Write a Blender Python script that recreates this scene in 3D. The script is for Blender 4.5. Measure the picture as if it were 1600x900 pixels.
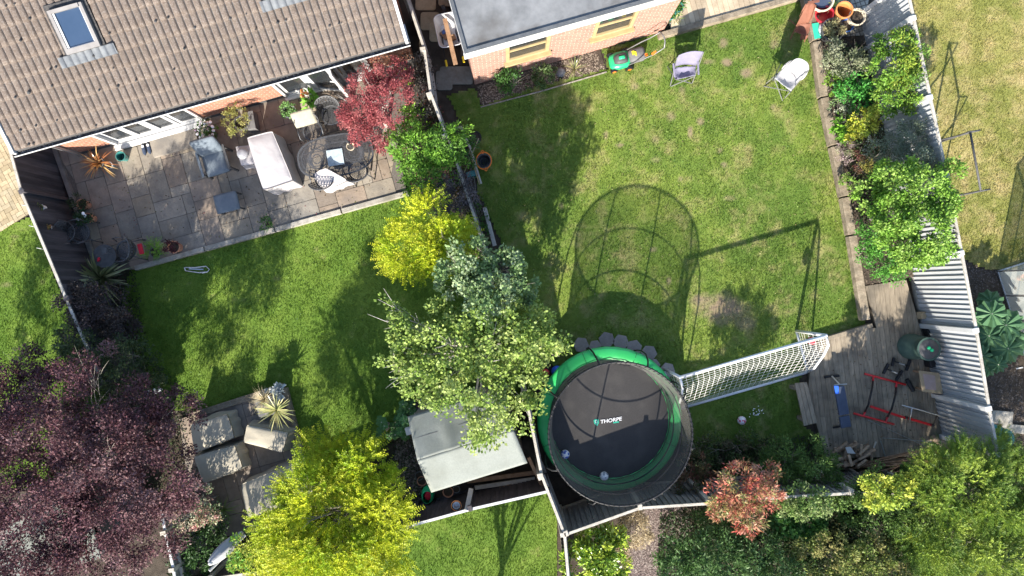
import bpy, math, random
import numpy as np
from mathutils import Vector, Matrix
S = bpy.context.scene
for o in list(bpy.data.objects): bpy.data.objects.remove(o)
C = S.collection
R = math.radians
random.seed(7)
rng = np.random.default_rng(11)
H = 16.0
# ------------------------------------------------------------ camera, sky, sun, exposure
cam = bpy.data.cameras.new('camera'); cam.lens = 24; cam.sensor_width = 36; cam.clip_end = 400
co = bpy.data.objects.new('camera', cam); C.objects.link(co); co.location = (0, 0, H); S.camera = co
w = bpy.data.worlds.new('World'); S.world = w; w.use_nodes = True
nt = w.node_tree; bg = nt.nodes['Background']
sky = nt.nodes.new('ShaderNodeTexSky'); sky.sky_type = 'NISHITA'; sky.sun_disc = False
sky.sun_elevation = R(30.2); sky.sun_rotation = R(191); sky.altitude = 100
nt.links.new(sky.outputs[0], bg.inputs[0]); bg.inputs[1].default_value = 0.125
sl = bpy.data.lights.new('sun', 'SUN'); sl.energy = 4.8; sl.angle = R(0.5); sl.color = (1, 0.93, 0.82)
so = bpy.data.objects.new('sun', sl); C.objects.link(so); so.location = (-5, -25, 15)
so.rotation_euler = Vector((0.327, 1.69, -1)).to_track_quat('-Z', 'Y').to_euler()
S.view_settings.view_transform = 'Standard'; S.view_settings.look = 'None'; S.view_settings.gamma = 1
S.view_settings.exposure = 1.55
S.render.engine = 'CYCLES'

# ------------------------------------------------------------ coordinates
F = 1066.667
def W(px, py, z=0.0):                       # a pixel of the 1600x900 photo at height z -> world
    k = (H - z) / F
    return Vector(((px - 800) * k, (450 - py) * k, z))
CA, SA = 0.9626, 0.2710
def A(u, v, z=0.0): return Vector((u*CA - v*SA, u*SA + v*CA, z))    # the houses' own frame
def toA(p): return (p.x*CA + p.y*SA, -p.x*SA + p.y*CA)
ANG = math.atan2(SA, CA)

# ------------------------------------------------------------ materials
def mat(name, c1, c2=None, scale=6, rough=0.8, bump=0.0, bscale=40, metal=0, spec=0.3, detail=5, tint=True, stretch=(1,1,1), c3=None, s3=1.2, a3=0.6):
    m = bpy.data.materials.new(name); m.use_nodes = True
    n = m.node_tree; b = n.nodes['Principled BSDF']; L = n.links.new
    b.inputs['Roughness'].default_value = rough; b.inputs['Metallic'].default_value = metal
    b.inputs['Specular IOR Level'].default_value = spec
    tc = n.nodes.new('ShaderNodeTexCoord'); mp = n.nodes.new('ShaderNodeMapping'); mp.inputs['Scale'].default_value = stretch
    L(tc.outputs['Object'], mp.inputs[0])
    if c2 is None: c2 = tuple(x*0.75 for x in c1)
    nz = n.nodes.new('ShaderNodeTexNoise'); nz.inputs['Scale'].default_value = scale; nz.inputs['Detail'].default_value = detail
    nz.inputs['Roughness'].default_value = 0.65
    L(mp.outputs[0], nz.inputs['Vector'])
    rp = n.nodes.new('ShaderNodeValToRGB'); rp.color_ramp.elements[0].position = 0.34; rp.color_ramp.elements[1].position = 0.66
    rp.color_ramp.elements[0].color = (*c1, 1); rp.color_ramp.elements[1].color = (*c2, 1)
    L(nz.outputs[0], rp.inputs[0]); col = rp.outputs[0]
    if c3:
        n3 = n.nodes.new('ShaderNodeTexNoise'); n3.inputs['Scale'].default_value = s3; n3.inputs['Detail'].default_value = 6
        L(tc.outputs['Object'], n3.inputs['Vector'])
        r3 = n.nodes.new('ShaderNodeValToRGB'); r3.color_ramp.elements[0].position = 0.48; r3.color_ramp.elements[1].position = 0.66
        r3.color_ramp.elements[0].color = (0,0,0,1); r3.color_ramp.elements[1].color = (a3,a3,a3,1)
        L(n3.outputs[0], r3.inputs[0])
        mx = n.nodes.new('ShaderNodeMix'); mx.data_type = 'RGBA'; L(r3.outputs[0], mx.inputs[0]); L(col, mx.inputs[6]); mx.inputs[7].default_value = (*c3, 1)
        col = mx.outputs[2]
    if tint:
        at = n.nodes.new('ShaderNodeAttribute'); at.attribute_name = 'tint'
        mu = n.nodes.new('ShaderNodeMix'); mu.data_type = 'RGBA'; mu.blend_type = 'MULTIPLY'; mu.inputs[0].default_value = 1
        L(col, mu.inputs[6]); L(at.outputs[0], mu.inputs[7]); col = mu.outputs[2]
    L(col, b.inputs['Base Color'])
    if bump > 0:
        bn = n.nodes.new('ShaderNodeTexNoise'); bn.inputs['Scale'].default_value = bscale; bn.inputs['Detail'].default_value = 4
        L(mp.outputs[0], bn.inputs['Vector'])
        bu = n.nodes.new('ShaderNodeBump'); bu.inputs['Strength'].default_value = bump; bu.inputs['Distance'].default_value = 0.02
        L(bn.outputs[0], bu.inputs['Height']); L(bu.outputs[0], b.inputs['Normal'])
    return m
def foliage_mat(name, trans=0.3, rough=0.45, spec=0.3):
    m = bpy.data.materials.new(name); m.use_nodes = True
    n = m.node_tree; b = n.nodes['Principled BSDF']; L = n.links.new; out = n.nodes['Material Output']
    at = n.nodes.new('ShaderNodeAttribute'); at.attribute_name = 'tint'
    b.inputs['Roughness'].default_value = rough; b.inputs['Specular IOR Level'].default_value = spec
    L(at.outputs[0], b.inputs['Base Color'])
    t = n.nodes.new('ShaderNodeBsdfTranslucent'); L(at.outputs[0], t.inputs[0])
    mx = n.nodes.new('ShaderNodeMixShader'); mx.inputs[0].default_value = trans
    L(b.outputs[0], mx.inputs[1]); L(t.outputs[0], mx.inputs[2]); L(mx.outputs[0], out.inputs[0])
    return m
def brick_mat(name, a, b_, mortar, sx=0.225, sy=0.075):
    m = bpy.data.materials.new(name); m.use_nodes = True
    n = m.node_tree; b = n.nodes['Principled BSDF']; L = n.links.new
    tc = n.nodes.new('ShaderNodeTexCoord'); mp = n.nodes.new('ShaderNodeMapping')
    sp = n.nodes.new('ShaderNodeSeparateXYZ'); L(tc.outputs['Object'], sp.inputs[0])
    ad = n.nodes.new('ShaderNodeMath'); ad.operation = 'ADD'; L(sp.outputs[0], ad.inputs[0]); L(sp.outputs[1], ad.inputs[1])
    cb = n.nodes.new('ShaderNodeCombineXYZ'); L(ad.outputs[0], cb.inputs[0]); L(sp.outputs[2], cb.inputs[1])
    br = n.nodes.new('ShaderNodeTexBrick'); L(cb.outputs[0], br.inputs[0])
    br.inputs['Scale'].default_value = 1; br.inputs['Brick Width'].default_value = sx; br.inputs['Row Height'].default_value = sy
    br.inputs['Mortar Size'].default_value = 0.008; br.inputs['Mortar Smooth'].default_value = 0.2
    br.inputs['Color1'].default_value = (*a, 1); br.inputs['Color2'].default_value = (*b_, 1); br.inputs['Mortar'].default_value = (*mortar, 1)
    nz = n.nodes.new('ShaderNodeTexNoise'); nz.inputs['Scale'].default_value = 9; L(tc.outputs['Object'], nz.inputs[0])
    mr = n.nodes.new('ShaderNodeMapRange'); mr.inputs[3].default_value = 0.75; mr.inputs[4].default_value = 1.2; L(nz.outputs[0], mr.inputs[0])
    mu = n.nodes.new('ShaderNodeMix'); mu.data_type = 'RGBA'; mu.blend_type = 'MULTIPLY'; mu.inputs[0].default_value = 1
    L(br.outputs[0], mu.inputs[6]); L(mr.outputs[0], mu.inputs[7]); L(mu.outputs[2], b.inputs['Base Color'])
    bu = n.nodes.new('ShaderNodeBump'); bu.inputs['Strength'].default_value = 0.5; bu.inputs['Distance'].default_value = 0.01; bu.invert = True
    L(br.outputs['Fac'], bu.inputs['Height']); L(bu.outputs[0], b.inputs['Normal'])
    b.inputs['Roughness'].default_value = 0.9
    return m
def glass_mat(name, col, alpha=0.5, rough=0.03):
    m = bpy.data.materials.new(name); m.use_nodes = True
    n = m.node_tree; b = n.nodes['Principled BSDF']; L = n.links.new; out = n.nodes['Material Output']
    b.inputs['Base Color'].default_value = (*col, 1); b.inputs['Roughness'].default_value = rough; b.inputs['Specular IOR Level'].default_value = 0.8
    t = n.nodes.new('ShaderNodeBsdfTransparent'); mx = n.nodes.new('ShaderNodeMixShader'); mx.inputs[0].default_value = alpha
    L(t.outputs[0], mx.inputs[1]); L(b.outputs[0], mx.inputs[2]); L(mx.outputs[0], out.inputs[0])
    return m
M = dict(
 leaf=foliage_mat('leaf', 0.32, 0.5, 0.25), leaf_dark=foliage_mat('leaf_dark', 0.2, 0.55, 0.2), leaf_gloss=foliage_mat('leaf_gloss', 0.15, 0.28, 0.5), grass=foliage_mat('grass_blade', 0.35, 0.6, 0.15),
 soil=mat('soil', (0.035,0.027,0.02), (0.07,0.054,0.04), 5, 0.95, 0.9, 60, c3=(0.09,0.072,0.055), s3=3),
 gravel=mat('gravel', (0.06,0.047,0.042), (0.20,0.155,0.14), 45, 0.95, 1.0, 70, detail=3),
 lawn=None,
 slab=mat('sandstone', (0.20,0.175,0.145), (0.27,0.24,0.20), 5, 0.8, 0.25, 30, c3=(0.145,0.135,0.125), s3=2.2, a3=0.7),
 mortar=mat('mortar', (0.09,0.08,0.07), (0.14,0.125,0.11), 30, 0.95, 0.4, 80),
 block=mat('block_paving', (0.30,0.25,0.16), (0.40,0.33,0.22), 12, 0.9, 0.3, 60),
 concrete=mat('concrete', (0.26,0.24,0.20), (0.37,0.345,0.30), 8, 0.9, 0.4, 60, c3=(0.15,0.14,0.11), s3=3),
 sleeper=mat('sleeper', (0.17,0.135,0.095), (0.30,0.25,0.185), 7, 0.9, 0.6, 30, stretch=(1,1,1), c3=(0.10,0.085,0.06), s3=4),
 roof=mat('roof_tile', (0.112,0.086,0.070), (0.146,0.116,0.096), 9, 0.95, 0.8, 110, c3=(0.26,0.23,0.205), s3=40, a3=0.5),
 black=mat('black_plastic', (0.012,0.012,0.014), (0.02,0.02,0.022), 20, 0.5),
 gutter=mat('gutter', (0.02,0.02,0.023), (0.07,0.065,0.06), 25, 0.6, 0.5, 50),
 upvc=mat('white_frame', (0.52,0.52,0.52), (0.47,0.47,0.465), 10, 0.35, spec=0.5),
 fascia=mat('fascia_board', (0.50,0.50,0.50), (0.42,0.42,0.41), 4, 0.5),
 brick=brick_mat('orange_brick', (0.36,0.13,0.07), (0.26,0.085,0.048), (0.36,0.30,0.24)),
 brick2=brick_mat('pink_brick', (0.32,0.15,0.105), (0.25,0.105,0.075), (0.38,0.335,0.28)),
 glass=glass_mat('window_glass', (0.03,0.035,0.04), 0.55), skyglass=mat('roof_window_glass', (0.022,0.042,0.08), (0.03,0.052,0.095), 2, 0.12, spec=0.8),
 ghglass=glass_mat('greenhouse_glass', (0.5,0.56,0.56), 0.45, 0.15),
 plinth=mat('plinth', (0.05,0.05,0.055), (0.09,0.09,0.09), 8, 0.9),
 floor_in=mat('oak_floor', (0.36,0.22,0.10), (0.28,0.165,0.075), 4, 0.5, stretch=(1,8,1)),
 wall_in=mat('plaster', (0.55,0.50,0.42), (0.5,0.46,0.4), 2, 0.9),
 curtain=mat('curtain', (0.5,0.46,0.38), (0.36,0.33,0.28), 3, 0.9, stretch=(6,6,1)),
 lead=mat('lead_flashing', (0.10,0.108,0.118), (0.15,0.16,0.17), 8, 0.6, 0.3, 30),
 rwframe=mat('roof_window_frame', (0.17,0.16,0.155), (0.21,0.20,0.195), 6, 0.6),
 felt=mat('roof_felt', (0.13,0.135,0.14), (0.20,0.205,0.21), 2.6, 0.9, 0.35, 90, c3=(0.085,0.08,0.075), s3=1.1, a3=0.85),
 felt2=mat('mineral_felt', (0.175,0.19,0.175), (0.215,0.23,0.21), 30, 0.95, 0.3, 120, c3=(0.13,0.14,0.12), s3=1.6, a3=0.55),
 feltgreen=mat('mineral_felt_green', (0.30,0.31,0.29), (0.36,0.37,0.345), 30, 0.95, 0.3, 120),
 timber=mat('yellow_timber', (0.30,0.225,0.11), (0.37,0.285,0.15), 6, 0.6, 0.2, 40),
 fdark=mat('dark_fence', (0.04,0.037,0.042), (0.09,0.08,0.085), 6, 0.85, 0.4, 40, stretch=(1,1,0.15)),
 fgrey=mat('silver_fence', (0.29,0.30,0.31), (0.38,0.39,0.40), 5, 0.85, 0.3, 40, stretch=(1,1,0.15)),
 fpale=mat('weathered_wood', (0.30,0.275,0.235), (0.44,0.41,0.36), 6, 0.9, 0.5, 40),
 fmid=mat('grey_brown_fence', (0.13,0.125,0.12), (0.20,0.19,0.175), 6, 0.9, 0.4, 40, stretch=(1,1,0.2)),
 deck=mat('deck_board', (0.20,0.165,0.12), (0.30,0.25,0.185), 5, 0.85, 0.4, 50, stretch=(6,1,1), c3=(0.11,0.095,0.075), s3=2.2, a3=0.75),
 deck2=mat('deck_board_pale', (0.36,0.28,0.19), (0.45,0.365,0.26), 5, 0.85, 0.4, 50, c3=(0.25,0.2,0.14), s3=3),
 wood=mat('brown_wood', (0.20,0.115,0.065), (0.30,0.19,0.115), 8, 0.85, 0.4, 50),
 bark=mat('bark', (0.16,0.14,0.115), (0.28,0.255,0.22), 14, 0.95, 0.6, 60),
 palebark=mat('pale_bark', (0.36,0.33,0.30), (0.50,0.46,0.42), 14, 0.9, 0.3, 60),
 log=mat('split_log', (0.20,0.14,0.095), (0.32,0.24,0.17), 14, 0.95, 0.5, 60),
 iron=mat('cast_metal', (0.055,0.057,0.06), (0.095,0.095,0.10), 20, 0.45, 0.2, 80, metal=0.3, spec=0.5),
 steel=mat('steel', (0.45,0.46,0.47), (0.35,0.36,0.37), 10, 0.35, metal=0.8),
 greysteel=mat('grey_tube', (0.16,0.16,0.16), (0.20,0.20,0.20), 10, 0.4, metal=0.2),
 cloth=mat('white_cover', (0.385,0.365,0.37), (0.335,0.32,0.325), 2.5, 0.85, 0.35, 9),
 beige=mat('beige_cover', (0.30,0.275,0.22), (0.35,0.32,0.26), 2.5, 0.85, 0.3, 9, c3=(0.32,0.29,0.235), s3=2),
 lilac=mat('lilac_fabric', (0.155,0.145,0.21), (0.19,0.18,0.25), 5, 0.85, 0.2, 20),
 whitefab=mat('white_fabric', (0.36,0.36,0.375), (0.31,0.31,0.325), 5, 0.85, 0.3, 14),
 greyfab=mat('grey_cushion', (0.10,0.125,0.15), (0.135,0.16,0.185), 5, 0.9, 0.3, 20),
 cream=mat('cream_cushion', (0.31,0.285,0.22), (0.27,0.25,0.19), 8, 0.9, 0.4, 30),
 brownfab=mat('brown_fabric', (0.15,0.06,0.038), (0.20,0.082,0.052), 5, 0.7, 0.2, 20),
 mat_=mat('door_mat', (0.07,0.065,0.055), (0.13,0.12,0.10), 60, 0.95, 0.6, 90),
 terra=mat('terracotta', (0.42,0.19,0.11), (0.50,0.25,0.16), 8, 0.85, 0.2, 40),
 potgrey=mat('grey_pot', (0.10,0.10,0.10), (0.15,0.15,0.15), 8, 0.7),
 potblue=mat('blue_glazed', (0.03,0.10,0.35), (0.04,0.16,0.50), 6, 0.25, spec=0.6),
 potteal=mat('teal_glazed', (0.03,0.16,0.15), (0.05,0.22,0.20), 6, 0.25, spec=0.6),
 potred=mat('red_plastic', (0.50,0.02,0.035), (0.58,0.04,0.05), 4, 0.35, spec=0.5),
 potcream=mat('cream_pot', (0.50,0.42,0.30), (0.58,0.50,0.38), 8, 0.8),
 potorange=mat('orange_pot', (0.55,0.19,0.05), (0.6,0.24,0.09), 8, 0.6),
 potwhite=mat('white_pot', (0.6,0.57,0.56), (0.68,0.66,0.64), 8, 0.7),
 padgreen=mat('green_pad', (0.03,0.40,0.10), (0.04,0.46,0.13), 2, 0.35, 0.15, 12, spec=0.5),
 tmat=mat('jump_mat', (0.045,0.042,0.041), (0.062,0.058,0.056), 60, 0.75, 0.2, 200, c3=(0.085,0.079,0.073), s3=2.5, a3=0.5),
 tlogo=mat('logo_white', (0.8,0.8,0.8), (0.75,0.75,0.75), 5, 0.6), tteal=mat('logo_teal', (0.03,0.42,0.28), (0.03,0.42,0.28), 5, 0.6),
 goal=mat('goal_white', (0.60,0.61,0.62), (0.54,0.55,0.57), 6, 0.3, spec=0.5), string=mat('net_string', (0.62,0.62,0.58), (0.7,0.7,0.66), 6, 0.9),
 hexs=mat('hex_slab', (0.28,0.235,0.205), (0.36,0.305,0.265), 10, 0.9, 0.3, 60), 
 red=mat('red_paint', (0.60,0.015,0.02), (0.52,0.012,0.015), 6, 0.35, spec=0.5),
 blue=mat('blue_vinyl', (0.03,0.11,0.55), (0.035,0.13,0.6), 6, 0.4), navy=mat('navy_vinyl', (0.035,0.05,0.085), (0.055,0.07,0.11), 6, 0.5),
 compost=mat('compost_green', (0.035,0.065,0.055), (0.05,0.085,0.07), 8, 0.5), brightgreen=mat('bright_green', (0.02,0.50,0.20), (0.03,0.45,0.18), 8, 0.4),
 mowgreen=mat('mower_green', (0.015,0.30,0.12), (0.02,0.36,0.15), 6, 0.3, spec=0.5), orange=mat('orange_plastic', (0.7,0.16,0.02), (0.75,0.2,0.03), 6, 0.4),
 yellow=mat('yellow_plastic', (0.75,0.6,0.03), (0.7,0.5,0.03), 6, 0.4), charcoal=mat('charcoal', (0.05,0.05,0.052), (0.08,0.08,0.08), 12, 0.6),
 galv=mat('galvanised', (0.50,0.52,0.54), (0.62,0.64,0.66), 6, 0.4, metal=0.3), tealblue=mat('teal_butt', (0.04,0.20,0.22), (0.06,0.27,0.28), 6, 0.4),
 board=mat('chip_board', (0.30,0.23,0.145), (0.36,0.28,0.18), 10, 0.9), pinkish=mat('pink_paper', (0.36,0.28,0.26), (0.30,0.23,0.21), 10, 0.9),
 slate=mat('marble_tile', (0.25,0.30,0.32), (0.42,0.48,0.50), 9, 0.5), redflower=mat('red_cushion', (0.50,0.02,0.04), (0.40,0.015,0.03), 20, 0.8),
 ink=mat('blue_ink', (0.05,0.10,0.28), (0.05,0.10,0.28), 5, 0.5),
)
def net_mat():
    m = bpy.data.materials.new('safety_net'); m.use_nodes = True; n = m.node_tree; L = n.links.new
    b = n.nodes['Principled BSDF']; b.inputs['Base Color'].default_value = (0.075,0.07,0.065,1); b.inputs['Roughness'].default_value = 0.8
    t = n.nodes.new('ShaderNodeBsdfTransparent'); mx = n.nodes.new('ShaderNodeMixShader')
    lw = n.nodes.new('ShaderNodeLayerWeight'); lw.inputs[0].default_value = 0.5
    mr = n.nodes.new('ShaderNodeMapRange'); mr.inputs[3].default_value = 0.33; mr.inputs[4].default_value = 0.82; L(lw.outputs['Facing'], mr.inputs[0])
    L(mr.outputs[0], mx.inputs[0]); L(t.outputs[0], mx.inputs[1]); L(b.outputs[0], mx.inputs[2]); L(mx.outputs[0], n.nodes['Material Output'].inputs[0])
    return m
M['net'] = net_mat()

# ------------------------------------------------------------ mesh helpers
def npmesh(name, V, Fc, m, tint=None, parent=None, smooth=False):
    """V (n,3) array, Fc (m,k) faces of one size, tint (n,3)"""
    me = bpy.data.meshes.new(name); V = np.asarray(V, np.float32); Fc = np.asarray(Fc, np.int32); k = Fc.shape[1]
    me.vertices.add(len(V)); me.vertices.foreach_set('co', V.ravel())
    me.loops.add(Fc.size); me.loops.foreach_set('vertex_index', Fc.ravel())
    me.polygons.add(len(Fc)); me.polygons.foreach_set('loop_start', np.arange(0, Fc.size, k, dtype=np.int32))
    me.update(calc_edges=True); me.validate()
    a = me.color_attributes.new('tint', 'FLOAT_COLOR', 'POINT')
    t = np.ones((len(V), 4), np.float32)
    if tint is not None: t[:, :3] = tint
    a.data.foreach_set('color', t.ravel())
    if smooth: me.polygons.foreach_set('use_smooth', np.ones(len(Fc), bool))
    me.materials.append(m)
    o = bpy.data.objects.new(name, me); C.objects.link(o)
    if parent: o.parent = parent
    return o
class MB:
    def __init__(s): s.v = []; s.f = []; s.t = []
    def add(s, vs, fs, t=1.0):
        n = len(s.v); s.v += [tuple(v) for v in vs]; s.f += [tuple(i+n for i in f) for f in fs]
        if not isinstance(t, (tuple, list)): t = (t, t, t)
        s.t += [t]*len(vs); return s
    def hexa(s, b, t_, t=1.0):              # bottom 4 points, top 4 points
        return s.add(list(b)+list(t_), [(3,2,1,0),(4,5,6,7),(0,1,5,4),(1,2,6,5),(2,3,7,6),(3,0,4,7)], t)
    def box(s, c, d, rz=0, t=1.0, rot=None):
        c = Vector(c); hx, hy, hz = d[0]/2, d[1]/2, d[2]/2
        m = rot if rot is not None else Matrix.Rotation(rz, 3, 'Z')
        P = [m @ Vector((x*hx, y*hy, z*hz)) + c for z in (-1, 1) for x, y in ((-1,-1),(1,-1),(1,1),(-1,1))]
        return s.hexa(P[:4], P[4:], t)
    def beam(s, p, q, w_, h_, t=1.0, up=(0,0,1)):
        p = Vector(p); q = Vector(q); d = (q-p).normalized(); u = Vector(up)
        if abs(d.dot(u)) > 0.98: u = Vector((0,1,0))
        x = d.cross(u).normalized()*w_/2; y = x.cross(d).normalized()*h_/2
        return s.hexa([p-x-y, p+x-y, p+x+y, p-x+y], [q-x-y, q+x-y, q+x+y, q-x+y], t)
    def tube(s, pts, r, n=6, t=1.0, cap=True):
        pts = [Vector(p) for p in pts]; m = len(pts); rs = r if isinstance(r, (list, tuple)) else [r]*m
        vs = []; pd = None
        for i, p in enumerate(pts):
            d = (pts[min(i+1,m-1)] - pts[max(i-1,0)]).normalized()
            if pd is None:
                u = Vector((0,0,1)) if abs(d.z) < 0.9 else Vector((1,0,0)); x = d.cross(u).normalized()
            else: x = (x - d*x.dot(d)).normalized()
            pd = d; y = d.cross(x)
            vs += [p + (x*math.cos(2*math.pi*k/n) + y*math.sin(2*math.pi*k/n))*rs[i] for k in range(n)]
        fs = [(i*n+k, i*n+(k+1)%n, (i+1)*n+(k+1)%n, (i+1)*n+k) for i in range(m-1) for k in range(n)]
        if cap: fs += [tuple(range(n))[::-1], tuple((m-1)*n+k for k in range(n))]
        return s.add(vs, fs, t)
    def loop(s, pts, r, n=6, t=1.0):
        return s.tube(list(pts)+[pts[0], pts[1]], r, n, t, cap=False)
    def lathe(s, prof, c=(0,0,0), n=20, t=1.0):
        c = Vector(c); vs = []; fs = []
        for r, z in prof: vs += [c + Vector((r*math.cos(2*math.pi*k/n), r*math.sin(2*math.pi*k/n), z)) for k in range(n)]
        for i in range(len(prof)-1):
            for k in range(n): fs.append((i*n+k, i*n+(k+1)%n, (i+1)*n+(k+1)%n, (i+1)*n+k))
        return s.add(vs, fs, t)
    def disc(s, c, r, n=16, t=1.0):
        c = Vector(c); return s.add([c+Vector((r*math.cos(2*math.pi*k/n), r*math.sin(2*math.pi*k/n), 0)) for k in range(n)], [tuple(range(n))], t)
    def prism(s, poly, z0, z1, t=1.0):
        n = len(poly); P = [(p[0], p[1], z0) for p in poly] + [(p[0], p[1], z1) for p in poly]
        ar = sum(poly[i][0]*poly[(i+1)%n][1]-poly[(i+1)%n][0]*poly[i][1] for i in range(n))
        fs = [tuple(range(n))[::-1], tuple(range(n, 2*n))] + [(i, (i+1)%n, n+(i+1)%n, n+i) for i in range(n)]
        if ar < 0: fs = [f[::-1] for f in fs]
        return s.add(P, fs, t)
    def ring(s, c, r0, r1, z0, z1, n=8, t=1.0, sx=1, sy=1):
        c = Vector(c); vs = []
        for k in range(n):
            a = 2*math.pi*k/n; x, y = math.cos(a)*sx, math.sin(a)*sy
            vs += [c+Vector((x*r0,y*r0,z1)), c+Vector((x*r1,y*r1,z1)), c+Vector((x*r1,y*r1,z0)), c+Vector((x*r0,y*r0,z0))]
        fs = []
        for k in range(n):
            a, b = k*4, ((k+1)%n)*4
            fs += [(a,a+1,b+1,b), (a+1,a+2,b+2,b+1), (a+3,a,b,b+3)]
        return s.add(vs, fs, t)
    def ball(s, c, r, n=12, m=8, t=1.0, sz=1.0):
        return s.lathe([(max(1e-4, r*math.sin(math.pi*i/m)), -r*sz*math.cos(math.pi*i/m)) for i in range(m+1)], c, n, t)
    def build(s, name, m, parent=None, smooth=False, bevel=0, world=True):
        me = bpy.data.meshes.new(name); off = Vector((0,0,0))
        root = parent
        if parent is not None and world:
            while root is not None: off += root.location; root = root.parent
        me.from_pydata([(v[0]-off.x, v[1]-off.y, v[2]-off.z) for v in s.v], [], s.f)
        a = me.color_attributes.new('tint', 'FLOAT_COLOR', 'POINT')
        a.data.foreach_set('color', np.hstack([np.array(s.t, np.float32).reshape(-1,3), np.ones((len(s.t),1), np.float32)]).ravel())
        if smooth: me.polygons.foreach_set('use_smooth', np.ones(len(me.polygons), bool))
        me.materials.append(m); me.update()
        o = bpy.data.objects.new(name, me); C.objects.link(o)
        if parent is not None: o.parent = parent
        if bevel:
            b = o.modifiers.new('bevel', 'BEVEL'); b.width = bevel; b.segments = 2; b.limit_method = 'ANGLE'
        return o
def tag(o, label, cat, group=None):
    o['label'] = label; o['category'] = cat
    if group: o['group'] = group
    return o
def thing(name, label, cat, loc=(0,0,0), rz=0, group=None):
    o = bpy.data.objects.new(name, None); C.objects.link(o); o.location = loc; o.rotation_euler = (0,0,rz); o.empty_display_size = 0.1
    return tag(o, label, cat, group)
def struct(o): o['kind'] = 'structure'; return o
def stuff(o): o['kind'] = 'stuff'; return o
def clip(poly, a, b):                       # keep the left side of a->b
    out = []; n = len(poly)
    sd = lambda p: (b[0]-a[0])*(p[1]-a[1]) - (b[1]-a[1])*(p[0]-a[0])
    for i in range(n):
        p, q = poly[i], poly[(i+1)%n]; sp, sq = sd(p), sd(q)
        if sp >= 0: out.append(p)
        if (sp >= 0) != (sq >= 0):
            t = sp/(sp-sq); out.append((p[0]+(q[0]-p[0])*t, p[1]+(q[1]-p[1])*t))
    return out
def ccw(poly):
    n = len(poly); a = sum(poly[i][0]*poly[(i+1)%n][1]-poly[(i+1)%n][0]*poly[i][1] for i in range(n))
    return poly if a > 0 else poly[::-1]
def pip(X, Y, poly):
    ins = np.zeros(X.shape, bool); n = len(poly)
    for i in range(n):
        x1, y1 = poly[i][:2]; x2, y2 = poly[(i+1)%n][:2]
        c = (y1 > Y) != (y2 > Y)
        with np.errstate(divide='ignore', invalid='ignore'):
            ins ^= c & (X < (x2-x1)*(Y-y1)/((y2-y1) if y2 != y1 else 1e-9) + x1)
    return ins
_tab = rng.random((256, 256))
def vnoise(X, Y, s):
    x = X*s+500; y = Y*s+500; xi = np.floor(x).astype(int); yi = np.floor(y).astype(int); fx = x-xi; fy = y-yi
    fx = fx*fx*(3-2*fx); fy = fy*fy*(3-2*fy); g = lambda a, b: _tab[a % 256, b % 256]
    return (g(xi,yi)*(1-fx)+g(xi+1,yi)*fx)*(1-fy)+(g(xi,yi+1)*(1-fx)+g(xi+1,yi+1)*fx)*fy
def fbm(X, Y, s): return (vnoise(X,Y,s)+0.5*vnoise(X+9,Y+3,s*2.1)+0.25*vnoise(X-5,Y+7,s*4.3))/1.75
def PX(pts, z=0): return [tuple(W(p[0], p[1], z)[:2]) for p in pts]

# ------------------------------------------------------------ foliage
def leaf_quads(P, D, N, l, wd):
    """P base points, D direction, N normals -> quads (base,left,tip,right) slightly folded"""
    D = D/np.linalg.norm(D, axis=1, keepdims=True); Sd = np.cross(D, N); Sd /= (np.linalg.norm(Sd, axis=1, keepdims=True)+1e-9)
    N2 = np.cross(Sd, D); l = np.reshape(l, (-1,1)); wd = np.reshape(wd, (-1,1))
    a = P; b = P + D*l*0.45 + Sd*wd*0.5 + N2*wd*0.18; c = P + D*l; d = P + D*l*0.45 - Sd*wd*0.5 + N2*wd*0.18
    n = len(P); V = np.stack([a,b,c,d], 1).reshape(-1,3); Fc = np.arange(4*n).reshape(-1,4)
    return V, Fc
def crown_pts(blobs, n, cl, low=-0.35, inner=0.5):
    """clumpy points: returns points, outward dirs, clump ids"""
    wts = np.array([b[3]*b[4]+b[4]*b[5]+b[3]*b[5] for b in blobs]); wts /= wts.sum()
    P = []; O = []; I = []; ci = 0
    for b, wt in zip(blobs, wts):
        nb = int(n*wt); rad = (b[3]*b[4]*b[5])**(1/3)
        nc = max(5, int(3.0*(rad/cl)**2))
        u = rng.normal(size=(nc*3,3)); u /= np.linalg.norm(u, axis=1, keepdims=True); u = u[u[:,2] > low][:nc]
        nc = len(u); rr = inner+(1-inner)*rng.random(nc)**0.6
        cc = np.array(b[:3]) + u*rr[:,None]*np.array(b[3:6])
        k = rng.integers(0, nc, nb); sz = cl*(0.5+0.7*rng.random(nc))
        g = rng.normal(size=(nb,3)); g /= np.linalg.norm(g, axis=1, keepdims=True); g *= (rng.random(nb)**0.45)[:,None]
        p = cc[k] + g*sz[k][:,None]*np.array((1,1,0.75)); P.append(p)
        o_ = u[k]*0.7 + g*0.6; O.append(o_); I.append(k+ci); ci += nc
    return np.vstack(P), np.vstack(O), np.concatenate(I), ci
def palette(cols, k, idx, jit=0.22):
    cols = np.array(cols); c0 = cols[rng.integers(0, len(cols), k)]; nn = len(idx)
    c = c0[idx]*0.6 + cols[rng.integers(0, len(cols), nn)]*0.4
    return c*(0.88+0.24*rng.random(k))[idx][:,None]*(1-jit+2*jit*rng.random(nn))[:,None]
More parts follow.
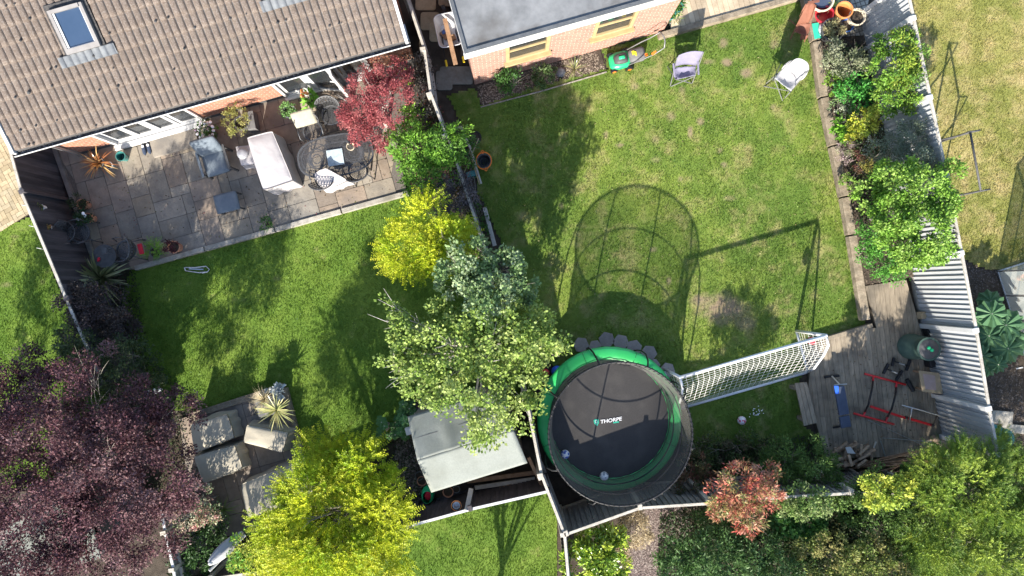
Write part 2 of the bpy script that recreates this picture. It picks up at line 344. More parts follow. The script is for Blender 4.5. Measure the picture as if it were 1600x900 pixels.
def foliage(name, blobs, n, size, cols, parent, cl=0.25, aspect=0.55, m='leaf', up=0.55, low=-0.35, inner=0.5, off=(0,0,0)):
    P, O, I, k = crown_pts(blobs, n, cl, low, inner); nn = len(P)
    N = O*0.5 + np.array((0,0,up)) + rng.normal(size=(nn,3))*0.45
    D = O + rng.normal(size=(nn,3))*0.8; l = size*(0.7+0.6*rng.random(nn))
    V, Fc = leaf_quads(P, D, N, l, l*aspect); T = np.repeat(palette(cols, k, I), 4, 0)
    return npmesh(name, V-np.array(off), Fc, M[m], T, parent)
def fronds(name, blobs, n, L_, leaf, cols, parent, cl=0.3, pairs=6, droop=0.3, off=(0,0,0), low=-0.3, bias=(0,0,0.25), inner=0.55, aspect=0.45, m='leaf'):
    P, O, I, k = crown_pts(blobs, n, cl, low, inner); nn = len(P)
    D = O/np.linalg.norm(O,axis=1,keepdims=True)+rng.normal(size=(nn,3))*0.35+np.array(bias); D /= np.linalg.norm(D,axis=1,keepdims=True)
    Sd = np.cross(D, (0,0,1)); Sd /= (np.linalg.norm(Sd,axis=1,keepdims=True)+1e-9)
    ln = L_*(0.6+0.7*rng.random(nn)); Ps = []; Ds = []; Ls = []; Id = []
    for j in range(pairs):
        t = (j+0.6)/pairs; base = P + D*(ln*t)[:,None] - np.array((0,0,1))*(ln*droop*t*t)[:,None]
        for sg in (-1, 1):
            Ps.append(base); Ds.append(Sd*sg*0.8 + D*0.75 + rng.normal(size=(nn,3))*0.18); Ls.append(leaf*(1-0.35*abs(t-0.4))*(0.8+0.4*rng.random(nn))); Id.append(np.arange(nn))
    Ps = np.vstack(Ps); Ds = np.vstack(Ds); Ls = np.concatenate(Ls); Id = np.concatenate(Id)
    N = np.array((0,0,1.0)) + rng.normal(size=(len(Ps),3))*0.35
    V, Fc = leaf_quads(Ps, Ds, N, Ls, Ls*aspect)
    T = palette(cols, k, I, 0.12)[Id]*(0.9+0.2*rng.random(len(Id)))[:,None]
    return npmesh(name, V-np.array(off), Fc, M[m], np.repeat(T,4,0), parent)
def blade_plant(name, c, n, L_, wd, cols, parent, elev=(10,80), droop=0.5, off=None, seg=5, m='leaf_gloss'):
    """sword leaves radiating from c"""
    off = np.array(off if off is not None else (0,0,0)); V = []; Fc = []; T = []; cols = np.array(cols)
    for i in range(n):
        a = rng.random()*2*math.pi; e = R(elev[0]+(elev[1]-elev[0])*rng.random()); L1 = L_*(0.6+0.5*rng.random())
        d = np.array((math.cos(a)*math.cos(e), math.sin(a)*math.cos(e), math.sin(e))); s_ = np.array((-math.sin(a), math.cos(a), 0))*wd*(0.7+0.5*rng.random())
        p = np.array(c) + np.array((math.cos(a), math.sin(a), 0))*0.02*rng.random(); col = cols[rng.integers(len(cols))]*(0.75+0.5*rng.random()); b0 = len(V)
        for j in range(seg+1):
            t = j/seg; q = p + d*L1*t - np.array((0,0,1))*L1*droop*t*t; wj = (1-t**2.2)*(0.5+min(1,t*3)*0.5)
            V += [q - s_*wj/2, q + s_*wj/2]; T += [col, col]
        for j in range(seg): Fc.append((b0+2*j, b0+2*j+1, b0+2*j+3, b0+2*j+2))
    return npmesh(name, np.array(V)-off, Fc, M[m], np.array(T), parent)
def branches(base, tips, r0, mb, lean=0.4):
    base = Vector(base)
    for t in tips:
        t = Vector(t); mid = base.lerp(t, 0.5) + Vector((random.uniform(-.12,.12), random.uniform(-.12,.12), lean*0.3))
        q1 = base.lerp(mid, 0.5) + Vector((random.uniform(-.05,.05), random.uniform(-.05,.05), 0.05)); q2 = mid.lerp(t, 0.5) + Vector((random.uniform(-.08,.08), random.uniform(-.08,.08), 0.05))
        mb.tube([base, q1, mid, q2, t], [r0, r0*.7, r0*.45, r0*.25, r0*.08], 5)
        for k in range(4):
            s_ = mid.lerp(t, .2+.7*random.random()); e = s_ + (t-mid)*random.uniform(.2,.6) + Vector((random.uniform(-.2,.2), random.uniform(-.2,.2), random.uniform(0,.2)))
            mb.tube([s_, s_.lerp(e,.5)+Vector((0,0,.03)), e], [r0*.2, r0*.13, r0*.05], 4)
def BL(px, py, z, rpx, rz=None, ry=None):   # blob by photo position, height and radius in photo pixels
    p = W(px, py, z); k = (H-z)/F; rx = rpx*k; return (p.x, p.y, z, rx, (ry or rpx)*k, rz if rz else rx*0.8)
def tree(name, label, cat, blobs, n, size, cols, kind='leaf', cl=0.25, trunk=None, tr=0.07, bark='bark', group=None, nbr=9, base=None, **kw):
    bx = np.mean([b[0] for b in blobs]); by = np.mean([b[1] for b in blobs])
    if base is not None: bx, by = base
    root = thing(name, label, cat, (bx, by, 0), 0, group)
    zc = min(b[2] for b in blobs); f_ = 'crown' if trunk else 'foliage'
    off = (bx, by, 0)
    if kind == 'leaf': foliage(f_, blobs, n, size, cols, root, cl=cl, off=off, **kw)
    else: fronds(f_, blobs, n, kw.pop('flen', 0.26), size, cols, root, cl=cl, off=off, **kw)
    mb = MB()
    if trunk:
        fork = Vector((bx, by, trunk)); mb.tube([(bx,by,-0.02),(bx+.03,by-.02,trunk*.5),fork], [tr*1.25, tr, tr*.8], 8)
    else: fork = Vector((bx, by, 0.02))
    tips = []
    for i in range(nbr):
        b = blobs[i % len(blobs)]; a = random.random()*6.28; q = 0.2+0.55*random.random()
        tips.append((b[0]+math.cos(a)*b[3]*q, b[1]+math.sin(a)*b[4]*q, b[2]+b[5]*random.uniform(0.0,0.7)))
    branches(fork, tips, tr*0.55 if trunk else 0.012, mb)
    mb.build('trunk' if trunk else 'stem', M[bark], root)
    return root
# ============================================================ ground
M['ground'] = M['soil']
mb = MB(); mb.prism([(-60,-60),(60,-60),(60,60),(-60,60)], -0.3, 0.0); struct(mb.build('ground', M['soil']))
def lawn_col(X, Y, kind):
    a = fbm(X, Y, 0.9); b = fbm(X+31, Y-17, 3.2); c = fbm(X-7, Y+11, 11)
    g1 = np.array((0.10,0.165,0.025)); g2 = np.array((0.205,0.265,0.045)); dry = np.array((0.30,0.25,0.12)); soil = np.array((0.24,0.18,0.115))
    if kind == 'right': g1 = np.array((0.20,0.21,0.05)); g2 = np.array((0.33,0.29,0.10)); dry = np.array((0.40,0.32,0.155))
    if kind == 'bright': g1 = np.array((0.095,0.17,0.02)); g2 = np.array((0.165,0.24,0.035))
    t = np.clip((a-0.3)*1.6+(b-0.5)*0.9, 0, 1)[...,None]; col = g1*(1-t)+g2*t
    if kind == 'middle': lo, hi = 0.50, 0.82
    elif kind == 'right': lo, hi = 0.45, 0.75
    else: lo, hi = 0.68, 0.95
    d = np.clip((b*0.65+c*0.35-lo)/(hi-lo), 0, 1)[...,None]; col = col*(1-d*0.75)+dry*d*0.75
    bare = np.zeros(X.shape)
    for (px, py, rx, ry, s) in SPOTS:
        p = W(px, py); k = H/F; r = ((X-p.x)/(rx*k))**2+((Y-p.y)/(ry*k))**2
        bare = np.maximum(bare, np.clip(1.35-r-1.1*(c-0.25), 0, 1)*s)
    bare = bare[...,None]; col = col*(1-bare)+soil*bare
    return col*(0.88+0.24*c[...,None]), bare[...,0]
SPOTS = [(1128,482,44,28,1.0),(1100,470,26,14,.9),(1165,505,20,14,.7),(1078,207,5,11,.9),(1093,190,7,8,.8),(1048,182,8,9,.8),(992,136,8,6,.8),(990,178,6,6,.5),
 (1130,68,9,9,.9),(1135,98,10,7,.95),(1165,115,12,8,.9),(1108,97,12,4,.8),(1210,70,9,8,.7),(947,212,5,8,.8),(968,227,7,4,.9),(1024,218,7,7,.5),(1131,258,5,6,.8),
 (1124,235,5,5,.7),(1063,280,6,3,.8),(1025,250,9,5,.5),(1045,439,4,8,.8),(1020,390,7,3,.8),(877,322,4,5,.7),(1207,168,5,5,.7),(1140,310,12,5,.5),(1065,142,6,8,.6),
 (12,445,12,4,.5),(25,370,8,4,.4),(495,390,5,4,.4),(433,435,7,4,.35),(620,410,5,4,.3),(560,310,6,4,.3)]
L1 = [(203,422),(420,355),(640,300),(700,330),(770,420),(830,560),(835,640),(700,640),(640,640),(620,655),(612,690),(560,730),(475,760),(470,720),(443,604),(330,640),(260,640),(215,560),(190,470)]
L2 = [(700,150),(742,137),(752,165),(860,130),(950,108),(942,78),(1037,50),(1258,-22),(1262,-22),(1274,75),(1300,200),(1325,330),(1350,480),(1354,512),(1268,537),(1247,598),(1256,667),(1290,690),(1240,700),(1120,700),(1080,720),(1020,640),(890,590),(850,560),(800,420),(748,300),(725,200)]
L3 = [(-60,375),(0,360),(48,338),(106,480),(170,620),(100,760),(-60,760)]
L4 = [(560,880),(642,795),(845,740),(868,790),(873,960),(873,1100),(300,1100),(300,930),(420,900)]
L5 = [(1415,-40),(1760,-40),(1760,420),(1540,420),(1500,402),(1440,430)]
def lawn(name, poly_px, kind, z=0.02, cell=0.055):
    poly = PX(poly_px); xs = [p[0] for p in poly]; ys = [p[1] for p in poly]
    gx = np.arange(min(xs), max(xs), cell); gy = np.arange(min(ys), max(ys), cell)
    X, Y = np.meshgrid(gx, gy); 
    wob = 0.05
    ins = pip(X+wob*(vnoise(X,Y,6)-.5), Y+wob*(vnoise(X+5,Y,6)-.5), poly); X = X[ins]; Y = Y[ins]; n = len(X)
    h = cell/2*1.02
    cx = np.stack([X-h,X+h,X+h,X-h],1); cy = np.stack([Y-h,Y-h,Y+h,Y+h],1)
    # weld by rounding so that slopes are shared
    zz = z + 0.012*fbm(cx, cy, 2.0)
    V = np.stack([cx,cy,zz],-1).reshape(-1,3); col,_ = lawn_col(cx.ravel(), cy.ravel(), kind)
    struct(npmesh(name, V, np.arange(4*n).reshape(-1,4), M['lawn'], col))
    # blades
    area = n*cell*cell; nb = int(area*BL_D); k = rng.integers(0, n, nb)
    x = X[k]+(rng.random(nb)-.5)*cell; y = Y[k]+(rng.random(nb)-.5)*cell
    c, bare = lawn_col(x, y, kind); keep = rng.random(nb) > bare*0.93; x, y, c = x[keep], y[keep], c[keep]; nb = len(x)
    a = rng.random(nb)*6.283; hgt = (0.018+0.022*rng.random(nb))*(0.8+0.4*vnoise(x,y,5)); wd = 0.005+0.005*rng.random(nb); ln = rng.normal(size=(nb,2))*0.018
    zb = z+0.004
    b1 = np.stack([x-np.cos(a)*wd, y-np.sin(a)*wd, np.full(nb,zb)],1); b2 = np.stack([x+np.cos(a)*wd, y+np.sin(a)*wd, np.full(nb,zb)],1)
    tp = np.stack([x+ln[:,0], y+ln[:,1], zb+hgt],1)
    V = np.stack([b1,b2,tp],1).reshape(-1,3); T = np.repeat(c*(0.75+0.6*rng.random(nb))[:,None]*1.05,3,0)
    stuff(npmesh('grass', V, np.arange(3*nb).reshape(-1,3), M['grass'], T)); o = bpy.data.objects[-1]
M['lawn'] = mat('turf', (1,1,1), (0.8,0.8,0.8), 90, 0.95, 0.35, 140)
BL_D = 2300
def lawn2(name, poly, kind, label):
    lawn(name, poly, kind)
    o = [o for o in bpy.data.objects if o.name.startswith('grass') and 'label' not in o][-1]; o['label'] = label; o['category'] = 'grass'
lawn2('left_lawn', L1, 'bright', 'mown green grass between the stone patio and the gold tree')
lawn2('middle_lawn', L2, 'middle', 'mown grass with worn brown patches around the trampoline shadow')
lawn2('far_left_lawn', L3, 'bright', 'bright green grass outside the dark board fence')
lawn2('bottom_lawn', L4, 'bright', 'mown green grass below the fence behind the grey shed')
lawn2('right_lawn', L5, 'right', 'dry yellowish grass beyond the silver board fence')
# gravel path, border beds
g = MB(); g.prism(PX([(975,800),(1060,785),(1085,840),(1030,960),(965,960)]), 0.0, 0.03); struct(g.build('gravel_path', M['gravel']))
g = MB(); g.prism(PX([(620,690),(660,640),(672,800),(640,820),(610,760)]), 0.0, 0.03); struct(g.build('stony_bed', M['gravel']))
g = MB(); g.prism(PX([(1277,60),(1350,55),(1440,430),(1352,445)],.15), 0.0, 0.15); struct(g.build('raised_bed', M['soil']))
def pebbles(name, poly_px, n, s, z, cols, label):
    poly = PX(poly_px, z); xs = [p[0] for p in poly]; ys = [p[1] for p in poly]
    x = rng.uniform(min(xs), max(xs), n*3); y = rng.uniform(min(ys), max(ys), n*3); k = pip(x, y, poly); x = x[k][:n]; y = y[k][:n]; n = len(x)
    base = np.array([(1,0,0),(0,1,0),(-1,0,0),(0,-1,0),(0,0,.8),(0,0,-.3)]); q = s*(0.5+rng.random(n)); 
    V = (base[None]*q[:,None,None]*(0.6+0.8*rng.random((n,6,1))) + np.stack([x,y,np.full(n,z)],1)[:,None,:]).reshape(-1,3)
    f = np.array([(0,1,4),(1,2,4),(2,3,4),(3,0,4)]); Fc = (f[None]+6*np.arange(n)[:,None,None]).reshape(-1,3)
    T = np.repeat(np.array(cols)[rng.integers(0,len(cols),n)],6,0); o = npmesh(name, V, Fc, M['chips'], T); stuff(o); o['label'] = label; o['category'] = 'ground cover'
M['chips'] = mat('chips', (1,1,1), (.85,.85,.85), 30, 0.9)
pebbles('gravel', [(975,800),(1060,785),(1085,840),(1030,960),(965,960)], 9000, 0.014, 0.03, [(.22,.17,.155),(.16,.12,.11),(.32,.27,.24),(.11,.08,.07)], 'pinkish loose gravel below the dead shrub')
pebbles('gravel', [(620,690),(660,640),(672,800),(640,820),(610,760)], 1800, 0.02, 0.03, [(.2,.17,.14),(.13,.11,.09),(.3,.26,.22)], 'dark stony chippings left of the grey felt shed')
pebbles('clods', [(1355,60),(1277,60),(1352,445),(1440,430)], 3500, 0.016, 0.15, [(.1,.075,.055),(.07,.05,.035),(.15,.12,.09)], 'crumbly soil clods in the planted border')
pebbles('clods', [(1500,400),(1556,420),(1600,600),(1600,720),(1540,720)], 3500, 0.016, 0.0, [(.1,.085,.075),(.07,.055,.045),(.15,.125,.11)], 'crumbly dark soil around the big leaved rhubarb')
pebbles('clods', [(752,165),(945,108),(930,78),(745,135)], 2200, 0.014, 0.02, [(.2,.16,.12),(.12,.09,.07),(.28,.23,.18)], 'crumbly soil along the garden office wall')
g = MB(); g.prism(PX([(742,133),(751,167),(947,110),(937,76)]), 0.0, 0.02); struct(g.build('office_bed', M['soil']))

# ---------------- slabs
def slabs(name, poly_px, z, th, cell, m, frame=ANG, gap=0.012, seed=3, sizes=None, cols=None, base=True):
    rr = random.Random(seed); poly = ccw(PX(poly_px, z)); ca, sa = math.cos(frame), math.sin(frame)
    loc = [(x*ca+y*sa, -x*sa+y*ca) for x, y in poly]; u0 = min(p[0] for p in loc); u1 = max(p[0] for p in loc); v0 = min(p[1] for p in loc); v1 = max(p[1] for p in loc)
    nu = int((u1-u0)/cell)+2; nv = int((v1-v0)/cell)+2; occ = [[0]*nv for _ in range(nu)]; mb = MB()
    sizes = sizes or [(3,2),(2,2),(2,3),(2,1),(1,2),(3,2),(2,2),(2,3)]
    for j in range(nv):
        for i in range(nu):
            if occ[i][j]: continue
            for (a, b) in rr.sample(sizes, len(sizes))+[(1,1)]:
                if i+a <= nu and j+b <= nv and not any(occ[i+p][j+q] for p in range(a) for q in range(b)): break
            for p in range(a):
                for q in range(b): occ[i+p][j+q] = 1
            x0, x1, y0, y1 = u0+i*cell+gap/2, u0+(i+a)*cell-gap/2, v0+j*cell+gap/2, v0+(j+b)*cell-gap/2
            ch = 0.015; pl = [(x0+ch,y0),(x1-ch,y0),(x1,y0+ch),(x1,y1-ch),(x1-ch,y1),(x0+ch,y1),(x0,y1-ch),(x0,y0+ch)] if cell > 0.2 else [(x0,y0),(x1,y0),(x1,y1),(x0,y1)]
            pl = [(p[0]*ca-p[1]*sa, p[0]*sa+p[1]*ca) for p in pl]
            if not all(pip(np.array([p[0]]), np.array([p[1]]), poly)[0] for p in pl):
                for k in range(len(poly)):
                    if len(pl) < 3: break
                    pl = clip(pl, poly[k], poly[(k+1)%len(poly)])
            if len(pl) < 3: continue
            c = rr.choice(cols) if cols else (1,1,1); f = rr.uniform(.85,1.12)
            mb.prism(pl, z-th, z+rr.uniform(-.002,.002), tuple(x*f for x in c))
    o = struct(mb.build(name, M[m]))
    if base: g = MB(); g.prism(poly, 0.0, z-0.012); struct(g.build(name+'_base', M['mortar']))
    return o
SC = [(1.0,.92,.88),(.95,.95,.94),(1.12,1.06,.95),(.87,.89,.9),(1.06,.95,.88),(1.0,.98,.93),(.92,.86,.83)]
slabs('patio', [(60,195),(84,232),(150,424),(210,421),(636,302),(620,230),(650,92)], 0.12, 0.03, 0.23, 'slab', seed=12, cols=SC)
slabs('lower_patio', [(280,655),(441,608),(478,742),(420,830),(340,840),(300,800)], 0.12, 0.03, 0.3, 'slab', seed=4, cols=[(1.0,.9,.86),(.95,.9,.88),(.85,.82,.82)])
slabs('block_drive', [(-60,190),(6,196),(50,330),(0,362),(-60,390)], 0.05, 0.04, 0.10, 'block', frame=0.5, gap=0.008, seed=5, sizes=[(2,1),(1,2)], cols=[(1,1,1),(1.1,1.05,1),(.88,.85,.8)])
slabs('cobbles', [(1266,-20),(1360,-20),(1350,55),(1277,62)], 0.13, 0.03, 0.11, 'concrete', frame=0.3, gap=0.02, seed=6, sizes=[(1,1)], cols=[(1,1,1),(.85,.85,.85)])
# kerb along the patio
def kerb(name, pts_px, z, w_, h_, m, label=None, group=None, z0=0, secs=None):
    P = [W(p[0], p[1], z) for p in pts_px]; mb = MB()
    for a, b in zip(P[:-1], P[1:]): 
        mb.beam((a.x,a.y,z-h_/2), (b.x,b.y,z-h_/2), w_, h_, random.uniform(.88,1.1))
    return mb
for i, (a, b) in enumerate([((210,419),(318,389)),((320,388.5),(428,359)),((430,358.5),(532,330)),((534,329.5),(637,301))]):
    o = kerb('k', [a,b], 0.16, 0.11, 0.17, 'concrete').build('kerb_edging', M['concrete'], bevel=.006); struct(o)
for a, b in [((83,229),(116,322)),((117,324),(150,420))]:
    struct(kerb('k', [a,b], 0.2, 0.10, 0.2, 'sleeper').build('kerb_edging', M['fmid'], bevel=.006))
struct(kerb('k', [(296,651),(442,604)], 0.16, 0.14, 0.15, 'sleeper').build('kerb_edging', M['sleeper'], bevel=.006))
struct(kerb('k', [(444,607),(478,738)], 0.16, 0.11, 0.15, 'sleeper').build('kerb_edging', M['sleeper'], bevel=.006))
# timber sleepers on the right border, along the deck and the top decking
SLP = [((1258,-20),(1276,62)),((1277,64),(1288,150)),((1289,152),(1304,226)),((1305,228),(1321,306)),((1322,308),(1332,366)),((1333,368),(1354,500))]
for i, (a, b) in enumerate(SLP):
    o = kerb('k', [a,b], 0.22, 0.19, 0.22, 'sleeper').build('timber_sleeper', M['sleeper'], bevel=.012)
    tag(o, 'weathered timber sleeper edging the border, %s' % ['beside the pot cluster','next to the white camping chair','below the grey leaved shrub','beside the pink flowers','half way down the lawn','lowest and longest, ending at the deck'][i], 'sleeper', 'sleepers edging the planted border')
o = kerb('k', [(1030,55),(1130,27),(1262,-10)], 0.2, 0.13, 0.2, 'sleeper').build('timber_edging', M['sleeper'], bevel=.01); tag(o, 'pale timber edging board along the upper decking', 'edging')
o = kerb('k', [(751,167),(850,141),(948,112)], 0.05, 0.03, 0.06, 'sleeper').build('log_edging', M['bark'], bevel=.006); tag(o, 'thin dark edging strip between lawn and garden office bed', 'edging')
# decks of boards
def boards(name, poly_px, z, th, pitch, ang, m, seed=1, gap=0.006):
    rr = random.Random(seed); poly = ccw(PX(poly_px, z)); ca, sa = math.cos(ang), math.sin(ang); mb = MB()
    loc = [(x*ca+y*sa, -x*sa+y*ca) for x, y in poly]; v0 = min(p[1] for p in loc); v1 = max(p[1] for p in loc); u0 = min(p[0] for p in loc)-.1; u1 = max(p[0] for p in loc)+.1
    v = v0
    while v < v1:
        us = [u0]; 
        while us[-1] < u1: us.append(us[-1]+rr.uniform(2.2,3.6))
        for a, b in zip(us[:-1], us[1:]):
            pl = [(a+.002,v+gap/2),(b-.002,v+gap/2),(b-.002,v+pitch-gap/2),(a+.002,v+pitch-gap/2)]; pl = [(p[0]*ca-p[1]*sa, p[0]*sa+p[1]*ca) for p in pl]
            if isinstance(CV.get(name), list): polys = CV[name]
            else: polys = [poly]
            for pp in polys:
                q = pl
                for k in range(len(pp)):
                    if len(q) < 3: break
                    q = clip(q, pp[k], pp[(k+1)%len(pp)])
                if len(q) >= 3: mb.prism(q, z-th, z+rr.uniform(-.002,.002), rr.uniform(.78,1.15))
        v += pitch
    return mb.build(name, M[m])
CV = {}
DK1 = [(1352,447),(1416,437),(1440,520),(1372,520)]; DK2 = [(1362,505),(1372,512),(1440,512),(1486,712),(1292,716),(1262,618),(1270,536)]
CV['deck_platform'] = [ccw(PX(DK1,.15)), ccw(PX([(1362,512),(1440,520),(1486,712),(1292,716),(1262,618),(1270,538)],.15))]
o = boards('deck_platform', DK1+[(1486,712),(1292,716),(1262,618),(1270,538)], 0.15, 0.03, 0.115, math.atan2(-.99,.125), 'deck', 2); struct(o)
g = MB(); g.prism(CV['deck_platform'][0], 0, .115, .4); g.prism(CV['deck_platform'][1], 0, .114, .4); struct(g.build('deck_base', M['deck']))
for a, b in [((1270,536),(1364,508))]:
    struct(kerb('k', [a,b], 0.17, 0.09, 0.16, 'deck').build('deck_edge', M['deck'], bevel=.006))
CV['upper_decking'] = [ccw(PX([(1058,-60),(1048,46),(1262,-14),(1262,-60)], .16))]
struct(boards('upper_decking', [(1058,-60),(1048,46),(1262,-14),(1262,-60)], 0.16, 0.03, 0.12, math.atan2(CA,-SA), 'deck2', 3))
g = MB(); g.prism(PX([(1058,-60),(1048,46),(1262,-14),(1262,-60)], .16), 0, .125); struct(g.build('decking_base', M['mortar']))

# ============================================================ brick house
UL, UR, VW, VE, ZE = -8.75, -0.74, 5.72, 5.31, 2.4
PIT = math.tan(R(20)); HT = 2.36; VR = 11.2
hs = thing('brick_house', 'brick house with brown tiled roof, roof windows and white patio doors', 'house', A(-4.7, VW, 0))
def Abox(mb, u0, u1, v0, v1, z0, z1, t=1.0): return mb.hexa([A(u0,v0,z0),A(u1,v0,z0),A(u1,v1,z0),A(u0,v1,z0)], [A(u0,v0,z1),A(u1,v0,z1),A(u1,v1,z1),A(u0,v1,z1)], t)
D1 = (-7.95,-5.79,2.1); D2 = (-3.86,-1.72,2.1)
mb = MB(); 
for a, b in ((UL,D1[0]),(D1[1],D2[0]),(D2[1],UR)): Abox(mb, a, b, VW, VW+.28, 0.12, HT)
for d in (D1, D2): Abox(mb, d[0], d[1], VW+.001, VW+.28, d[2], HT)
Abox(mb, UL, UL+.28, VW+.28, VR, 0, HT); Abox(mb, UR-.28, UR, VW+.28, VR, 0, HT)
for q in mb.v: pass
mb.build('wall', M['brick'], hs)
mb = MB(); pass
for a, b in ((UL-.01,D1[0]),(D1[1],D2[0]),(D2[1],UR+.01)): mb = MB(); Abox(mb, a, b, VW-.012, VW+.1, 0, .22); mb.build('plinth', M['plinth'], hs)
mb = MB(); Abox(mb, UL+.28, UR-.28, VW+.1, VR, .10, .14); mb.build('floor', M['floor_in'], hs)
mb = MB(); Abox(mb, UL+.28, UR-.28, VW+2.6, VW+2.7, .14, HT); Abox(mb, -4.9, -4.8, VW+.28, VW+2.6, .14, HT); mb.build('inner_wall', M['wall_in'], hs)
mb = MB(); Abox(mb, UL+.28, UR-.28, VW+.28, VR, HT, HT+.05); mb.build('ceiling', M['wall_in'], hs)
for (a, b) in ((D1[0]+.03,-7.5),(-6.1,D1[1]-.03),(D2[1]-.42,D2[1]-.03)):
    mb = MB(); n = 26
    pts = [A(a+(b-a)*i/n, VW+.34+.03*math.sin(i*1.9), 0) for i in range(n+1)]
    vs = [(p.x,p.y,z) for p in pts for z in (.2,2.1)]; mb.add(vs, [(2*i,2*i+2,2*i+3,2*i+1) for i in range(n)]); mb.build('curtain', M['curtain'], hs)
# roof tiles
def roofz(v): return ZE + (v-VE)*PIT
mb = MB(); pu, cv = 0.142, 0.285; du = pu/12
us = np.arange(UL-.04, UR+.02, du); rows = int((VR-VE)/cv)
Vv = []; Ff = []; Tt = []
ph_ = ((us-us[0])/pu) % 1.0; prof = 0.020*np.abs(np.sin(np.pi*ph_))**0.5; prof[(ph_ < .05) | (ph_ > .87)] = -0.035
for r in range(rows):
    v0 = VE + r*cv; v1 = v0+cv+.02; tn = rng.uniform(.94,1.06,int(len(us)/24)+2); sh = rng.uniform(-.006,.006,int(len(us)/24)+2); ki = ((np.arange(len(us))+12*(r % 2))//24)
    nb = len(Vv)
    for vv, dz in ((v0+.0, -.008),(v0+.0, .017),(v0+.09,.014),(v1, .0)):
        for i, u in enumerate(us):
            p = A(u, vv + sh[ki[i]]*(vv < v1), roofz(vv)+dz+prof[i]*(0.5 if dz<0 else 1)); Vv.append(tuple(p)); Tt.append((tn[ki[i]],)*3)
    m_ = len(us)
    for k in range(3):
        for i in range(m_-1): a = nb+k*m_+i; Ff.append((a, a+1, a+m_+1, a+m_))
base = np.array(hs.location)
npmesh('roof', np.array(Vv)-base, np.array(Ff), M['roof'], np.array(Tt), hs)
# moss spots and underlay
mb = MB(); mb.hexa([A(UL,VE,ZE-.06),A(UR,VE,ZE-.06),A(UR,VR,roofz(VR)-.06),A(UL,VR,roofz(VR)-.06)],[A(UL,VE,ZE-.01),A(UR,VE,ZE-.01),A(UR,VR,roofz(VR)-.01),A(UL,VR,roofz(VR)-.01)]); mb.build('roof_deck', M['plinth'], hs)
mb = MB()
for _ in range(170):
    u = random.uniform(UL+.1,UR-.1); r_ = random.randrange(rows); v = VE+r_*cv+random.uniform(-.0,.03); s = random.uniform(.014,.034); mb.ball(A(u,v,roofz(v)+.055), s, 6, 4, random.uniform(.3,1.0), .7)
stuff(mb.build('moss', M['charcoal'], hs))
for s in (UL-.10, UR+.02):
    mb = MB(); mb.hexa([A(s,VE-.05,ZE-.12),A(s+.06,VE-.05,ZE-.12),A(s+.06,VR,roofz(VR)-.12),A(s,VR,roofz(VR)-.12)],[A(s,VE-.05,ZE+.05),A(s+.06,VE-.05,ZE+.05),A(s+.06,VR,roofz(VR)+.05),A(s,VR,roofz(VR)+.05)])
    mb.build('verge_board', M['fascia'], hs)
mb = MB(); Abox(mb, UL-.1, UR+.1, VE+.02, VE+.05, ZE-.22, ZE-.03); Abox(mb, UL-.1, UR+.1, VE+.05, VW, ZE-.2, ZE-.185); mb.build('fascia', M['fascia'], hs)
# gutter: black half pipe with a pale lip and debris
mb = MB(); pr = [(-.055+.055*math.cos(a), -.055*math.sin(a)) for a in [math.pi*i/8 for i in range(9)]]
vs = []; 
for u in (UL-.1, UR+.1):
    vs += [A(u, VE+.0+p[0]+.01, ZE-.02+p[1]) for p in pr]
mb.add(vs, [(i, i+1, 10+i, 9+i) for i in range(8)]); mb.build('gutter', M['gutter'], hs)
mb = MB(); Abox(mb, UL-.1, UR+.1, VE-.108, VE-.10, ZE-.045, ZE-.005); mb.build('gutter_lip', M['fascia'], hs)
mb = MB()
for _ in range(260):
    u = random.uniform(UL,UR); mb.ball(A(u, VE-.045+random.uniform(-.02,.02), ZE-.065), random.uniform(.012,.03), 6, 4, random.uniform(.5,2.2), .6)
stuff(mb.build('gutter_moss', M['charcoal'], hs))
mb = MB(); p = A(UL-.03, VW-.05, 0); mb.tube([p, p+Vector((0,0,2.25)), A(UL-.03, VE+.0, 2.34)], .034, 10); mb.build('downpipe', M['upvc'], hs, smooth=True)
